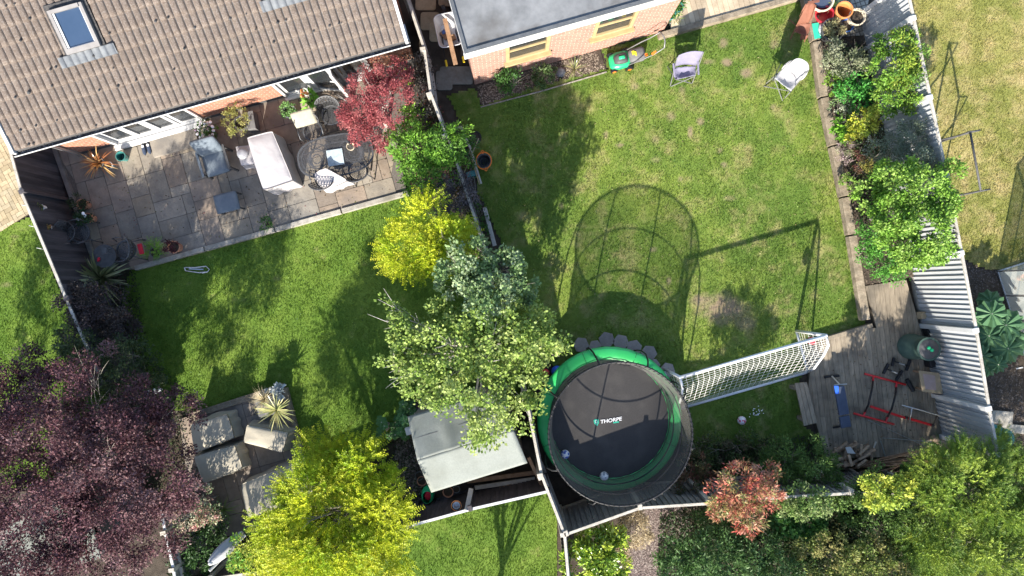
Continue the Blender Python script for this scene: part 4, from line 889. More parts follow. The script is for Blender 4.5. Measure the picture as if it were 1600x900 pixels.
# ============================================================ garden furniture
def lattice_disc(mb, c, rx, ry, z, cell=.055, r0=.016, r1=.024, th=.01):
    c = Vector(c); y = -ry; j = 0
    while y < ry:
        x = -rx + (cell/2 if j % 2 else 0)
        while x < rx:
            if (x/(rx-.02))**2+(y/(ry-.02))**2 < .96: mb.ring((c.x+x, c.y+y, z), r0, r1+.004, -th, 0, 6)
            x += cell
        y += cell*.87; j += 1
def pxlen(n, z): return n*(H-z)/F
def cast_chair(label, p, rz, parts='iron', group=None, backw=.42, zoff=0, m='iron', back_h=.88):
    t = thing('cast_metal_chair', label, 'chair', p, rz, group); L = dict(world=False)
    g = MB(); g.ring((0,0,0), .19, .225, .425, .45, 24); lattice_disc(g, (0,0,0), .2, .2, .445, .06); g.beam((0,-.2,.437),(0,.2,.437),.015,.015); g.build('seat', M[m], t, **L)
    g = MB(); arc = [Vector((.24*math.sin(a), .20*math.cos(a)+.02, 0)) for a in [R(x) for x in range(-75,76,15)]]
    top = [q+Vector((q.x*.12, .10, back_h-.05+.06*math.cos(math.pi*i/10-math.pi/2))) for i, q in enumerate(arc)]; bot = [q+Vector((0,.0,.47)) for q in arc]
    g.tube(top, .014, 6); g.tube(bot, .010, 6); mid = [a.lerp(b,.5) for a, b in zip(top, bot)]; g.tube(mid, .008, 5)
    for i in range(len(arc)):
        g.tube([bot[i], top[i]], .009, 5)
        if i < len(arc)-1: g.tube([bot[i], mid[i+1], top[i]], .007, 5); g.tube([bot[i+1], mid[i], top[i+1]], .007, 5)
    g.build('backrest', M[m], t, smooth=True, **L)
    for s in (-1, 1):
        g = MB(); g.tube([(s*.24,.12,.66),(s*.27,-.02,.67),(s*.26,-.16,.66),(s*.22,-.19,.45)], .013, 6); g.build('armrest', M[m], t, smooth=True, **L)
        for q in (-1, 1): g = MB(); g.tube([(s*.17,q*.16,.43),(s*.22,q*.2,.2),(s*.23,q*.22,0)], .014, 6); g.build('leg', M[m], t, smooth=True, **L)
    return t
PZ = .12
# oval table
tp = W(524,243,.74); tb = thing('oval_table', 'large oval dark cast metal table with lattice top', 'table', (tp.x,tp.y,PZ), ANG-R(5))
g = MB(); hx, hy = .86, .47; n = 40
def stad(i, n, hx, hy, e=2.6): a = 2*math.pi*i/n; c, s = math.cos(a), math.sin(a); return (hx*math.copysign(abs(c)**(2/e), c), hy*math.copysign(abs(s)**(2/e), s))
zt = .62
def rim(g, s0, s1, z0, z1):
    vs = []
    for i in range(n):
        x, y = stad(i, n, hx, hy); vs += [(x*s0 if 0 else x-(1-s0)*math.copysign(1,x)*min(abs(x),.6), y*s0, z1), (x*s1, y*s1, z1), (x*s1, y*s1, z0), (x-(1-s0)*math.copysign(1,x)*min(abs(x),.6), y*s0, z0)]
    fs = []
    for i in range(n): a, b = i*4, ((i+1)%n)*4; fs += [(a,a+1,b+1,b),(a+1,a+2,b+2,b+1),(a+3,a,b,b+3)]
    g.add(vs, fs)
rim(g, .93, 1.0, zt-.03, zt); rim(g, .60, .63, zt-.02, zt)
for sx_ in (-.42, .42):
    for r_ in (.10,.22,.34): g.ring((sx_,0,zt), r_-.008, r_+.008, -.012, .001, 24)
for y in np.arange(-hy+.05, hy-.02, .042):
    for x in np.arange(-hx+.03, hx-.02, .048):
        xx = x+(.024 if int(round((y+hy)/.042)) % 2 else 0)
        if abs(xx/hx)**2.6+abs(y/hy)**2.6 < .86: g.ring((xx, y, zt-.002), .0125, .023, -.008, 0, 6)
for y in (-.16, .16): g.beam((-.7,y,zt-.004),(.7,y,zt-.004),.014,.012)
g.build('tabletop', M['iron'], tb, world=False)
for sx_ in (-1,1):
    for sy_ in (-1,1): g = MB(); g.tube([(sx_*.5,sy_*.25,zt-.02),(sx_*.58,sy_*.32,.3),(sx_*.62,sy_*.34,0)], .022, 8); g.build('leg', M['iron'], tb, smooth=True, world=False)
zt2 = PZ+zt
def tag_box(name, label, cat, px, py, z, d, rz, m, bevel=.004):
    p = W(px, py, z+d[2]/2); g = MB(); g.box((0,0,0), d); o = g.build(name, M[m], bevel=bevel); o.location = p; o.rotation_euler = (0,0,rz); return tag(o, label, cat)
tag_box('marble_slab', 'square grey marbled slab in the middle of the oval table', 'table centre', 524,246, zt2, (.36,.36,.03), R(9), 'slate')
t = thing('candle_dish', 'small cream oval dish with dark rim on the oval table', 'dish', W(549,230,zt2)); g = MB(); q = W(549,230,zt2); g.lathe([(.001,.005),(.06,.005),(.085,.04),(.09,.1),(.08,.1),(.07,.03),(.001,.02)], q, 16); g.build('bowl', M['potcream'], t); g = MB(); g.box((q.x-.02,q.y+.05,q.z+.14),(.11,.02,.26), R(-40)); g.build('holder', M['iron'], t)
cast_chair('dark cast metal chair with lattice back at the bottom right of the oval table', W(566,272,PZ), ANG+R(185))
cast_chair('dark cast metal chair under the red maple above the oval table', W(526,188,PZ), ANG+R(-10))
cast_chair('dark cast metal chair beneath the bundled white cloth', W(515,284,PZ), ANG+R(168))
ch = cast_chair('cast metal chair with a cream back cover left of the red maple', W(497,212,PZ), ANG+R(0))
# draped covers (boxy cloth)
def cover(name, label, cat, top_px, zs, base_z, m, flare=.05, sag=.04, group=None, n=16, wr=.02):
    T = [W(p[0], p[1], z) for p, z in zip(top_px, zs)]; c = sum(T, Vector())/4; g = MB(); vs = []; hh = n; 
    def S_(u, v): return (T[0].lerp(T[1], u)).lerp(T[3].lerp(T[2], u), v)
    nz_ = lambda p: (fbm(np.array(p.x), np.array(p.y), 3.5)-.5)*wr*2.4
    for j in range(n+1):
        for i in range(n+1):
            u, v = i/n, j/n; p = S_(u, v); e_ = min(u,1-u,v,1-v); ed = math.exp(-e_*14); p = p.copy(); p.z += sag*math.sin(math.pi*u)*math.sin(math.pi*v)*.6-.035*ed+float(nz_(p)); 
            cr = 1-.03*(math.exp(-min(u,1-u)*10)*math.exp(-min(v,1-v)*10)); p.x = c.x+(p.x-c.x)*cr; p.y = c.y+(p.y-c.y)*cr; vs.append(tuple(p))
    fs = [(j*(n+1)+i, j*(n+1)+i+1, (j+1)*(n+1)+i+1, (j+1)*(n+1)+i) for j in range(n) for i in range(n)]
    bd = [(i,0) for i in range(n)]+[(n,j) for j in range(n)]+[(i,n) for i in range(n,0,-1)]+[(0,j) for j in range(n,0,-1)]; m_ = len(bd); b0 = len(vs)
    for lv, f in enumerate((.25,.6,1.0)):
        for k, (i,j) in enumerate(bd):
            p = Vector(vs[j*(n+1)+i]); d = (p-c); d.z = 0; d.normalize(); fold = (.006+.014*f)*math.sin(k*.85+1.3*math.sin(k*.31)); z = p.z*(1-f)+(base_z+.03)*f
            q = p+d*(flare*f+fold*(.3 if lv==0 else 1)); vs.append((q.x,q.y,z))
    for lv in range(3):
        for k in range(m_):
            a, b = k, (k+1) % m_
            if lv == 0: A1, B1 = bd[a][1]*(n+1)+bd[a][0], bd[b][1]*(n+1)+bd[b][0]
            else: A1, B1 = b0+(lv-1)*m_+a, b0+(lv-1)*m_+b
            fs.append((A1, B1, b0+lv*m_+b, b0+lv*m_+a))
    g.add(vs, fs); o = g.build(name, M[m], smooth=True); s2 = o.modifiers.new('s','SUBSURF'); s2.levels = s2.render_levels = 1
    return tag(o, label, cat, group)
cover('furniture_cover', 'long white cover over a garden bench beside the oval table', 'furniture cover', [(384,214),(425,204),(457,282),(410,297)], [.85,.85,.85,.85], PZ, 'cloth', .04, .03)
cover('side_table_cover', 'white cloth over a small side table beneath the round white lid', 'table cover', [(367,229),(392,226),(400,256),(376,259)], [.5,.5,.5,.5], PZ, 'cloth', .03, .0, n=10)
g = MB(); q = W(379,240,.56); g.lathe([(.001,.075),(.06,.068),(.115,.04),(.13,0),(.125,-.03),(.001,-.03)], q, 24); tag(g.build('dome_cloche', M['whitefab'], smooth=True), 'round white dome lid on the covered side table', 'lid')
cover('chair_cover', 'bundled white cloth thrown over a chair at the bottom of the oval table', 'cloth', [(486,272),(508,262),(544,282),(508,298)], [.75,1.02,.95,.6], .45, 'cloth', .05, -.06, wr=.09)
for (nm, lab, pts) in (('lounge_cover','beige cover over a square armchair, upper of the two beside the purple tree',[(296,664),(354,647),(366,684),(303,709)]),
    ('lounge_cover','beige cover over a square armchair, lower of the two beside the purple tree',[(301,714),(366,696),(378,733),(317,757)]),
    ('lounge_cover','beige cover over a low table in front of the spiky potted plant',[(385,664),(450,676),(440,708),(379,692)])):
    cover(nm, lab, 'furniture cover', pts, [.62,.6,.6,.62], PZ, 'beige', .06, .04, 'beige covers on the lower patio')
cover('sofa_cover', 'grey beige cover over a long sofa beside the gold tree', 'furniture cover', [(375,757),(474,718),(490,775),(386,812)], [.6,.6,.75,.78], PZ, 'beige', .04, .02)
# grey lounge armchair and footstool
def slab_cushion(mb, c, d, rot, n=8, puff=.5):
    vs = []; hx, hy, hz = d[0]/2, d[1]/2, d[2]/2
    for s in (1, -1):
        for j in range(n+1):
            for i in range(n+1):
                u, v = 2*i/n-1, 2*j/n-1; f = (1-abs(u)**4)*(1-abs(v)**4); p = Vector((u*hx*(1-.04*abs(v)**3), v*hy*(1-.04*abs(u)**3), s*hz*(1-puff+puff*f))); vs.append(rot @ p + Vector(c))
    k = (n+1)**2; fs = [(j*(n+1)+i, j*(n+1)+i+1, (j+1)*(n+1)+i+1, (j+1)*(n+1)+i) for j in range(n) for i in range(n)]; fs += [tuple(x+k for x in f[::-1]) for f in fs]
    bd = [i for i in range(n)]+[j*(n+1)+n for j in range(n)]+[n*(n+1)+i for i in range(n,0,-1)]+[j*(n+1) for j in range(n,0,-1)]
    fs += [(bd[(a+1)%len(bd)], bd[a], bd[a]+k, bd[(a+1)%len(bd)]+k) for a in range(len(bd))]; mb.add(vs, fs)
g = MB(); slab_cushion(g, (-.02,.22,.82), (.50,.36,.07), Matrix.Rotation(R(38),3,'X')); g.build('back_cover', M['cream'], ch, smooth=True, world=False)
t = thing('lounge_armchair', 'grey cushioned lounge armchair with dark frame beside the shoes', 'armchair', W(347,256,PZ), R(17)); X3 = Matrix.Rotation
g = MB(); slab_cushion(g, (0,-.04,.36), (.52,.56,.14), X3(R(0),3,'X')); g.build('seat', M['greyfab'], t, smooth=True, world=False)
g = MB(); slab_cushion(g, (0,.30,.62), (.56,.14,.50), X3(R(-24),3,'X') @ Matrix.Identity(3)); 
g = MB(); slab_cushion(g, (0,.30,.60), (.56,.5,.13), X3(R(62),3,'X')); g.build('backrest', M['greyfab'], t, smooth=True, world=False)
for s in (-1,1):
    g = MB(); g.box((s*.31,-.02,.50),(.05,.58,.03)); g.build('armrest', M['charcoal' if s>0 else 'greyfab'], t, world=False)
    for q in (-.26,.22): g = MB(); g.beam((s*.31,q,0),(s*.31,q,.49),.04,.04); g.build('leg', M['charcoal'], t, world=False)
g = MB(); g.beam((-.3,-.27,.28),(.3,-.27,.28),.03,.04); g.beam((-.3,.22,.28),(.3,.22,.28),.03,.04); g.build('frame', M['charcoal'], t, world=False)
t = thing('footstool', 'grey padded footstool below the lounge armchair', 'footstool', W(364,319,PZ), R(14))
g = MB(); slab_cushion(g, (0,0,.34), (.54,.44,.08), Matrix.Identity(3)); g.build('seat', M['greyfab'], t, smooth=True, world=False)
for s in (-1,1):
    for q in (-1,1): g = MB(); g.beam((s*.24,q*.18,0),(s*.24,q*.18,.31),.03,.03); g.build('leg', M['charcoal'], t, world=False)
# bistro set in the dark corner
cast_chair('dark cast metal chair against the board fence, upper of the pair', W(144,366,PZ), R(100))
cast_chair('dark cast metal chair with a red cushion beside the small round table', W(214,392,PZ), R(-83))
g = MB(); q = W(219,389,.62); g.box((q.x,q.y,.60),(.1,.24,.05), R(15)); tag(g.build('red_scarf', M['redflower'], bevel=.015), 'red folded cloth on the cast metal chair', 'cloth')
t = thing('wire_chair', 'round backed black wire chair leaning over the board fence edging', 'chair', W(121,366,.2), R(95))
g = MB(); g.loop([Vector((.27*math.cos(R(a)), .27*math.sin(R(a)), .62+.1*math.sin(R(a)))) for a in range(0,360,20)], .012, 6)
for a in range(0,180,30): g.tube([(.26*math.cos(R(a)),.26*math.sin(R(a)),.62+.1*math.sin(R(a))),(0,0,.42),(-.26*math.cos(R(a)),-.26*math.sin(R(a)),.62-.1*math.sin(R(a)))], .007, 5)
for r_ in (.1,.18): g.loop([Vector((r_*math.cos(R(a)), r_*math.sin(R(a)), .44+r_*.4)) for a in range(0,360,30)], .006, 5)
g.build('shell', M['iron'], t, smooth=True, world=False)
for a in (45,135,225,315): g = MB(); g.tube([(.12*math.cos(R(a)),.12*math.sin(R(a)),.44),(.2*math.cos(R(a)),.2*math.sin(R(a)),0)], .011, 5); g.build('leg', M['iron'], t, world=False)
t = thing('round_table', 'small round dark glass table in the fence corner', 'table', W(163,400,PZ)); q = W(163,400,.7)
g = MB(); g.lathe([(.001,0),(.26,0),(.265,-.02),(.001,-.02)], (q.x,q.y,.7), 28); g.build('tabletop', M['charcoal'], t); g = MB(); g.tube([(q.x,q.y,PZ),(q.x,q.y,.68)], .03, 8); g.lathe([(.001,.03),(.2,.0)], (q.x,q.y,PZ+.01), 16); g.build('base', M['iron'], t)
g = MB(); p = W(153,405,.74); 
for i in range(7): g.ball((p.x+random.uniform(-.06,.06), p.y+random.uniform(-.03,.03), .725), .028, 8, 6)
tag(g.build('red_flowers', M['redflower']), 'small bunch of red flowers on the round table', 'flowers')
t = thing('lantern', 'small square metal lantern on the round table', 'lantern', W(168,392,.7)); p = W(168,392,.78); g = MB()
for a, b in ((-1,-1),(1,-1),(1,1),(-1,1)): g.beam((p.x+a*.04,p.y+b*.05,.70),(p.x+a*.04,p.y+b*.05,.88),.012,.012)
g.build('frame', M['steel'], t); g = MB(); g.box((p.x,p.y,.89),(.10,.12,.015)); g.build('lid', M['charcoal'], t)
# step / sill slab outside the door, mats, shoes
s_ = MB(); a_ = toA(W(240,246,.2)); b_ = toA(W(309,221,.2)); q = [tuple(A(*c_)[:2]) for c_ in ((a_[0],a_[1]),(b_[0],a_[1]),(b_[0],VW-.06),(a_[0],VW-.06))]; s_.prism(q, .1, .19); tag(s_.build('door_step', M['slab'], bevel=.008), 'raised stone step outside the white patio doors', 'step')
s_ = MB(); q = PX([(488,176),(547,158),(551,170),(491,192)], .14); s_.prism(q, .12, .14); tag(s_.build('door_mat', M['mat_'], bevel=.004), 'dark textured door mat outside the folding doors', 'door mat')
for (px, py, lb) in ((226,234,'left'),(234,232,'right')):
    p = W(px, py, PZ); t = thing('shoe', 'dark blue slip-on shoe by the stone step, %s one of the pair' % lb, 'shoe', p, R(-78), 'pair of shoes')
    g = MB(); vs = []; m_ = 10
    for i in range(m_+1):
        x = -.14+.28*i/m_; w_ = .045*(1-abs((i/m_)*2-1)**4)+.004; zt_ = .075-.03*(i/m_)
        for k in range(8): a = math.pi*2*k/8; vs.append((x, w_*math.cos(a), max(0.0,.035+zt_*.5*math.sin(a))))
    g.add(vs, [(i*8+k, i*8+(k+1)%8, (i+1)*8+(k+1)%8, (i+1)*8+k) for i in range(m_) for k in range(8)]); g.build('upper', M['navy'], t, smooth=True, world=False)
    g = MB(); g.lathe([(.001,0),(.03,0),(.034,.004)], (-.06,0,.072), 12); g.build('insole', M['potwhite'], t, world=False)

# ---------------- pots and buckets
def pot(label, px, py, z0, r, h, m, fill='soil', group=None, cat='plant pot', name='plant_pot', rim=True, tilt=None):
    p = W(px, py, z0+h); p.z = z0; t = thing(name, label, cat, p, 0, group)
    g = MB(); g.lathe([(.001,0),(r*.72,0),(r*.95,h*.93),(r*1.04,h*.93) if rim else (r,h*.93),(r*1.04,h),(r*.90,h),(r*.86,h*.8)], (0,0,0), 22); g.build('pot' if cat=='plant pot' else 'body', M[m], t, smooth=False, world=False)
    if fill: g = MB(); g.disc((0,0,h*.82), r*.88, 18); g.build('soil', M[fill], t, world=False)
    else: g = MB(); g.lathe([(r*.86,h*.8),(r*.68,.03),(.001,.03)], (0,0,0), 22, .7); g.build('inside', M[m], t, world=False)
    if tilt: t.rotation_euler = tilt
    return t
def potplant(label, px, py, z0, r, h, m, n, size, cols, cr, kind='leaf', ch=.2, cl=.07, group=None, **kw):
    t = pot(label, px, py, z0, r, h, m, 'soil', group, 'potted plant', 'potted_plant'); p = t.location
    if kind == 'leaf': foliage('foliage', [(p.x,p.y,z0+h+ch*.6,cr,cr,ch)], n, size, cols, t, cl=cl, off=tuple(p), **kw)
    elif kind == 'blade': blade_plant('foliage', (p.x,p.y,z0+h*.8), n, cr, size, cols, t, off=tuple(p), **kw)
    elif kind == 'frond': fronds('foliage', [(p.x,p.y,z0+h+ch*.4,cr*.5,cr*.5,ch)], n, cr*.9, size, cols, t, cl=cl, off=tuple(p), **kw)
    return t
def blooms(t, n, r, s, m, z, cols=None, nm='flowers', c=None):
    g = MB(); c = c or (0,0)
    for i in range(n):
        a = random.random()*6.28; q = r*math.sqrt(random.random()); g.lathe([(.001,.4*s),(s*.5,.3*s),(s,0),(s*.6,-.2*s)], (c[0]+q*math.cos(a), c[1]+q*math.sin(a), z+random.uniform(-.03,.06)), 8, random.uniform(.8,1.1) if not cols else random.choice(cols))
    g.build(nm, M[m], t, world=False)
GR = [(.06,.16,.03),(.09,.22,.04),(.05,.12,.025)]
t = potplant('spiky orange brown sword leaved plant in a pot by the left house wall', 152,254,PZ,.14,.25,'potgrey',70,.03,[(.42,.20,.06),(.5,.28,.09),(.30,.12,.05),(.55,.36,.15)],.48,'blade',elev=(5,75),droop=.35)
pot('empty teal glazed pot beside the spiky orange plant', 188,244,PZ,.11,.22,'potteal',None)
pot('small grey pot between the teal pot and the spiky orange plant', 170,258,PZ,.08,.13,'potwhite')
t = potplant('white flowering plant in a pot at the right end of the patio doors', 327,206,PZ,.13,.22,'potgrey',400,.05,GR,.22); blooms(t, 26, .22, .035, 'tlogo', .45); blooms(t, 5, .2, .03, 'cloth', .46, [(1,.75,.95)], 'pink_flowers')
t = potplant('olive yellow bushy shrub in a square dark planter by the brick wall', 376,192,PZ,.16,.3,'potgrey',1500,.035,[(.26,.27,.08),(.36,.33,.11),(.2,.22,.06)],.34,ch=.32,cl=.09)
p = W(391,188,.4); g = MB(); g.box((p.x,p.y,.27),(.2,.42,.3), R(10)); tag(g.build('trough', M['potgrey'], bevel=.01), 'dark green rectangular trough beside the olive yellow shrub', 'planter')
potplant('light green leafy plant in a pink rimmed pot right of the brick wall', 452,174,PZ,.15,.25,'potwhite',380,.05,[(.14,.28,.08),(.2,.36,.12)],.18,ch=.15)
t = potplant('broad leaved green plant with orange flowers beside the open door', 488,158,PZ,.13,.22,'potgrey',70,.13,[(.14,.34,.04),(.2,.42,.06)],.17,ch=.12,aspect=.5); blooms(t, 9, .1, .035, 'potorange', .48, c=(-.12,.1))
# left fence corner
t = potplant('dark leaved plant in a terracotta pot, upper of the two by the fence', 127,319,PZ,.12,.25,'terra',500,.04,[(.03,.05,.025),(.05,.07,.03)],.2)
t = potplant('white rose in a terracotta pot beside the wire chair', 136,341,PZ,.12,.25,'terra',500,.045,[(.05,.10,.04),(.04,.08,.03)],.2); blooms(t, 3, .13, .04, 'tlogo', .5)
potplant('bright green fern in a pot at the patio kerb', 242,394,PZ,.13,.15,'potgrey',70,.035,[(.2,.38,.05),(.14,.3,.04)],.26,'frond',ch=.1)
potplant('dark red leaved plant in a pink terracotta pot at the kerb', 271,386,PZ,.14,.25,'terra',300,.045,[(.10,.02,.03),(.07,.03,.03)],.15)
potplant('small green plant at the kerb in the middle of the patio edge', 419,350,PZ,.08,.08,'potgrey',260,.04,GR,.15)
def hanging(label, px, py, m, cols, n, fl=None, r=.075):
    z = 1.1; p = W(px, py, z+.08); p.z = z; t = thing('hanging_pot', label, 'hanging pot', p, 0, 'pots hung on the dark board fence')
    g = MB(); g.lathe([(.001,-.1),(r*.75,-.1),(r,.04),(r*.88,.04),(r*.8,.0)], (0,0,0), 18); g.build('pot', M[m], t, world=False)
    g = MB(); g.disc((0,0,.0), r*.82, 14); g.build('soil', M['soil'], t, world=False)
    if n: foliage('foliage', [(p.x,p.y,z+.1,.09,.09,.07)], n, .035, cols, t, cl=.04, off=tuple(p))
    g = MB(); g.tube([(-.16,.02,.40),(-.08,.0,.38),(-r,0,.06)], .006, 5); g.loop([Vector((r*1.05*math.cos(a), r*1.05*math.sin(a), .03)) for a in [i*.52 for i in range(12)]], .006, 5); g.build('bracket', M['upvc'], t, world=False)
hanging('hanging white pot with a green plant, topmost on the dark board fence', 61,324,'potwhite',[(.18,.25,.05),(.3,.32,.1)],110)
hanging('hanging pot with orange foliage on the dark board fence', 73,356,'potgrey',[(.55,.25,.1),(.45,.2,.08),(.2,.25,.05)],230)
hanging('hanging lilac pot with a small cactus-like plant, lowest on the dark board fence', 85,390,'potwhite',[(.2,.2,.1)],60)
# right top cluster
CL = 'pots and buckets beside the cobbles'
pot('large round blue bowl with a cream rim at the top edge', 1285,-1,.13,.27,.3,'potcream',None,CL); g = MB(); q = W(1285,-1,.36); g.disc((q.x,q.y,.36), .2, 20); tag(g.build('blue_water', M['navy']), 'dark blue water in the large round bowl', 'water')
pot('red plastic trug bucket leaning over', 1293,24,.13,.2,.26,'potred',None,CL,'bucket','bucket',tilt=(R(-8),R(-14),0))
pot('tall orange brown pot with a blue outside', 1320,15,.13,.19,.42,'potorange',None,CL,'plant pot')
pot('large cream pot right of the orange pot', 1340,26,.13,.19,.38,'potcream','soil',CL)
pot('bright blue bucket below the orange pot', 1324,39,.13,.15,.26,'potblue','soil',CL,'bucket','bucket')
t = pot('wide grey bucket heaped with dry garden clippings', 1302,46,.13,.26,.32,'charcoal','soil',CL,'bucket','bucket'); p = t.location
foliage('clippings', [(p.x,p.y,.46,.2,.2,.07)], 700, .09, [(.36,.31,.16),(.26,.26,.12),(.42,.37,.22)], t, cl=.08, aspect=.22, off=tuple(p))
potplant('yellow green strap leaved plant behind the red bucket', 1303,6,.13,.1,.2,'potgrey',26,.03,[(.3,.4,.1),(.4,.46,.16)],.24,'blade')
tag_box('plastic_tray', 'flat pale turquoise tray at the end of the sleepers', 'tray', 1276,48,.22,(.16,.36,.02), R(10), 'tteal')
g = MB(); q = W(1284,46,.25); g.ball((0,0,0), .11, 10, 6, 1, .5); o = g.build('plastic_bag', M['galv'], smooth=True); o.location = (q.x,q.y,.26); o.scale = (.8,1.5,1); tag(o, 'crumpled clear plastic bag beside the turquoise tray', 'bag')
# buckets beside the centre fence
t = pot('round black bucket with an orange handled rim on the grass edge', 756,251,.0,.16,.3,'charcoal',None,None,'bucket','bucket'); g = MB(); g.ring((0,0,0), .165, .185, .285, .305, 24, sy=1.12); g.ring((-.03,.20,0),.025,.04,.29,.305,10); g.ring((.05,-.20,0),.025,.04,.29,.305,10); g.build('rim', M['orange'], t, world=False); g = MB(); g.ring((0,0,0), .09, .1, .13, .14, 20); g.build('inner_ring', M['potgrey'], t, world=False)
pot('empty wide black pot above the orange rimmed bucket', 742,215,.0,.15,.16,'black','soil')
t = thing('cold_frame', 'pale grey open planter frame beside the middle fence', 'planter', W(730,240,.0))
for a, b, w_ in (((709,202),(720,198),.03),((720,198),(736,234),.05),((736,234),(752,287),.04)):
    g = MB(); g.beam(W(*a,.55), W(*b,.55), w_, .04); g.build('rail', M['fpale'], t)
g = MB(); p = PX([(728,270),(742,265),(748,273),(731,277)], .5); g.prism(p, .3,.5); g.build('end_box', M['potteal'], t)
for i, (a, b, lb) in enumerate((((725,270),(748,216),'long cane leaning across the pale planter frame, pointing up'),((733,235),(749,288),'long cane leaning down towards the shrubs'))):
    g = MB(); g.tube([W(*a,.5), W(*b,.7)], .012, 6); tag(g.build('garden_cane', M['board']), lb, 'cane')
for (a, b, lb) in (((726,315),(752,383),'old grey timber post leaning beside the gold shrub, left of two'),((757,324),(773,384),'old grey timber post leaning beside the gold shrub, right of two')):
    g = MB(); g.beam(W(*a,.6), W(*b,.45), .09, .08); tag(g.build('timber_post', M['fpale'], bevel=.008), lb, 'timber post')

# ---------------- wheelbarrow
t = thing('wheelbarrow', 'galvanised wheelbarrow with rubbish in it beside the garden office', 'wheelbarrow', W(704,62,0), R(12))
def rrect(hx, hy, r, n=5): 
    out = []
    for cx_, cy_, a0 in ((hx-r,hy-r,0),(-hx+r,hy-r,90),(-hx+r,-hy+r,180),(hx-r,-hy+r,270)):
        for i in range(n+1): a = R(a0+90*i/n); out.append((cx_+r*math.cos(a), cy_+r*math.sin(a)))
    return out
o1 = rrect(.27,.37,.12); o2 = rrect(.17,.24,.08); n1 = len(o1); g = MB()
vs = [(x*1.04,y*1.04,.62) for x, y in o1]+[(x,y,.625) for x, y in o1]+[(x,y,.33) for x, y in o2]; g.add(vs, [(r_*n1+i, r_*n1+(i+1)%n1, (r_+1)*n1+(i+1)%n1, (r_+1)*n1+i) for r_ in (0,1) for i in range(n1)]+[tuple(2*n1+i for i in range(n1))]); o = g.build('tray', M['galv'], t, world=False); s2 = o.modifiers.new('s','SOLIDIFY'); s2.thickness = .008
for s in (-1,1):
    g = MB(); g.tube([(s*.10,.55,.2),(s*.16,.1,.31),(s*.2,-.35,.42),(s*.2,-.72,.5)], .018, 8); g.build('shaft', M['black'], t, world=False); g = MB(); g.tube([(s*.2,-.62,.485),(s*.2,-.76,.51)], .024, 8); g.build('grip', M['yellow'], t, world=False)
g = MB(); g.tube([(-.04,.55,.19),(.04,.55,.19)], .19, 18); g.build('wheel', M['black'], t, world=False)
g = MB(); g.box((-.1,-.02,.42),(.14,.2,.06),.5); g.box((.08,-.12,.41),(.1,.12,.08),.2); g.build('rubble', M['wood'], t, world=False)
g = MB(); g.ball((-.11,.02,.48),.05,8,6); g.build('blue_packet', M['ink'], t, world=False)
g = MB(); g.beam(W(695,29,.68), W(712,101,.66), .1, .03); tag(g.build('timber_plank', M['wood'], bevel=.004), 'reddish brown plank laid across the wheelbarrow', 'plank')
for i, (px, py, rx, ry, lb) in enumerate(((665,3,16,13,'at the top of the passage'),(672,33,15,14,'second down the passage'),(683,50,12,15,'next to the wheelbarrow'),(700,-2,15,12,'near the office wall top'),(706,118,19,14,'below the wheelbarrow, right of two'),(694,126,13,15,'below the wheelbarrow, left of two'),(726,118,13,14,'nearest the office corner'))):
    p = W(px, py, .03); k = H/F; g = MB(); g.prism([(p.x+x, p.y+y) for x, y in rrect(rx*k, ry*k, .07)], .0, .035, random.uniform(.8,1.1) if i < 4 else .6)
    
    for k_ in range(len(g.v)): g.v[k_] = (g.v[k_][0], g.v[k_][1], g.v[k_][2]+.004*i)
    o = g.build('stepping_stone', M['block' if i < 4 else 'concrete'], bevel=.008); tag(o, 'rounded brown paving stone '+lb, 'paving stone', 'rounded stones in the side passage')

# ---------------- lawnmower
t = thing('lawnmower', 'green electric lawnmower with grey grass box against the office wall', 'lawnmower', W(970,97,.0), R(14))
def loft(g, secs):       # secs: list of (x, halfwidth, z0, z1)
    vs = []; n = 10
    for x, hw, z0, z1 in secs:
        for k in range(n):
            a = math.pi*2*k/n; c, s = math.cos(a), math.sin(a); vs.append((x, hw*math.copysign(abs(c)**.6,c), (z0+z1)/2+(z1-z0)/2*math.copysign(abs(s)**.6,s)))
    m_ = len(secs); g.add(vs, [(i*n+k, i*n+(k+1)%n, (i+1)*n+(k+1)%n, (i+1)*n+k) for i in range(m_-1) for k in range(n)]+[tuple(range(n))[::-1], tuple((m_-1)*n+k for k in range(n))])
g = MB(); loft(g, [(-.30,.10,.08,.16),(-.26,.17,.06,.2),(-.1,.205,.05,.24),(.08,.2,.05,.25),(.17,.15,.08,.25)]); g.build('deck', M['mowgreen'], t, smooth=True, world=False)
g = MB(); loft(g, [(-.20,.08,.2,.28),(-.12,.12,.2,.34),(.02,.13,.2,.36),(.1,.11,.2,.32)]); g.build('motor_cover', M['charcoal'], t, smooth=True, world=False)
g = MB(); loft(g, [(-.10,.035,.33,.37),(.03,.04,.33,.385)]); g.build('badge', M['brightgreen'], t, smooth=True, world=False)
g = MB(); loft(g, [(.15,.13,.12,.3),(.2,.16,.10,.36),(.46,.16,.1,.38),(.52,.13,.14,.32)]); g.build('grass_box', M['potgrey'], t, smooth=True, world=False)
g = MB(); g.box((.24,.03,.375),(.06,.09,.012)); g.box((.29,.0,.378),(.035,.10,.012)); g.build('label', M['yellow'], t, world=False)
for x, y in ((-.22,-.19),(-.22,.19),(.14,-.22),(.14,.22)): 
    g = MB(); g.tube([(x,y-.025,.08),(x,y+.025,.08)], .085 if x < 0 else .1, 16); g.build('wheel', M['black'], t, world=False); g = MB(); g.tube([(x,y-.03,.08),(x,y+.03,.08)], .045, 12); g.build('hub', M['orange'], t, world=False)
g = MB(); 
for s in (-1,1): g.tube([(.1,s*.17,.2),(.45,s*.19,.5),(.62,s*.19,.62),(.8,s*.18,.9)], .013, 6)
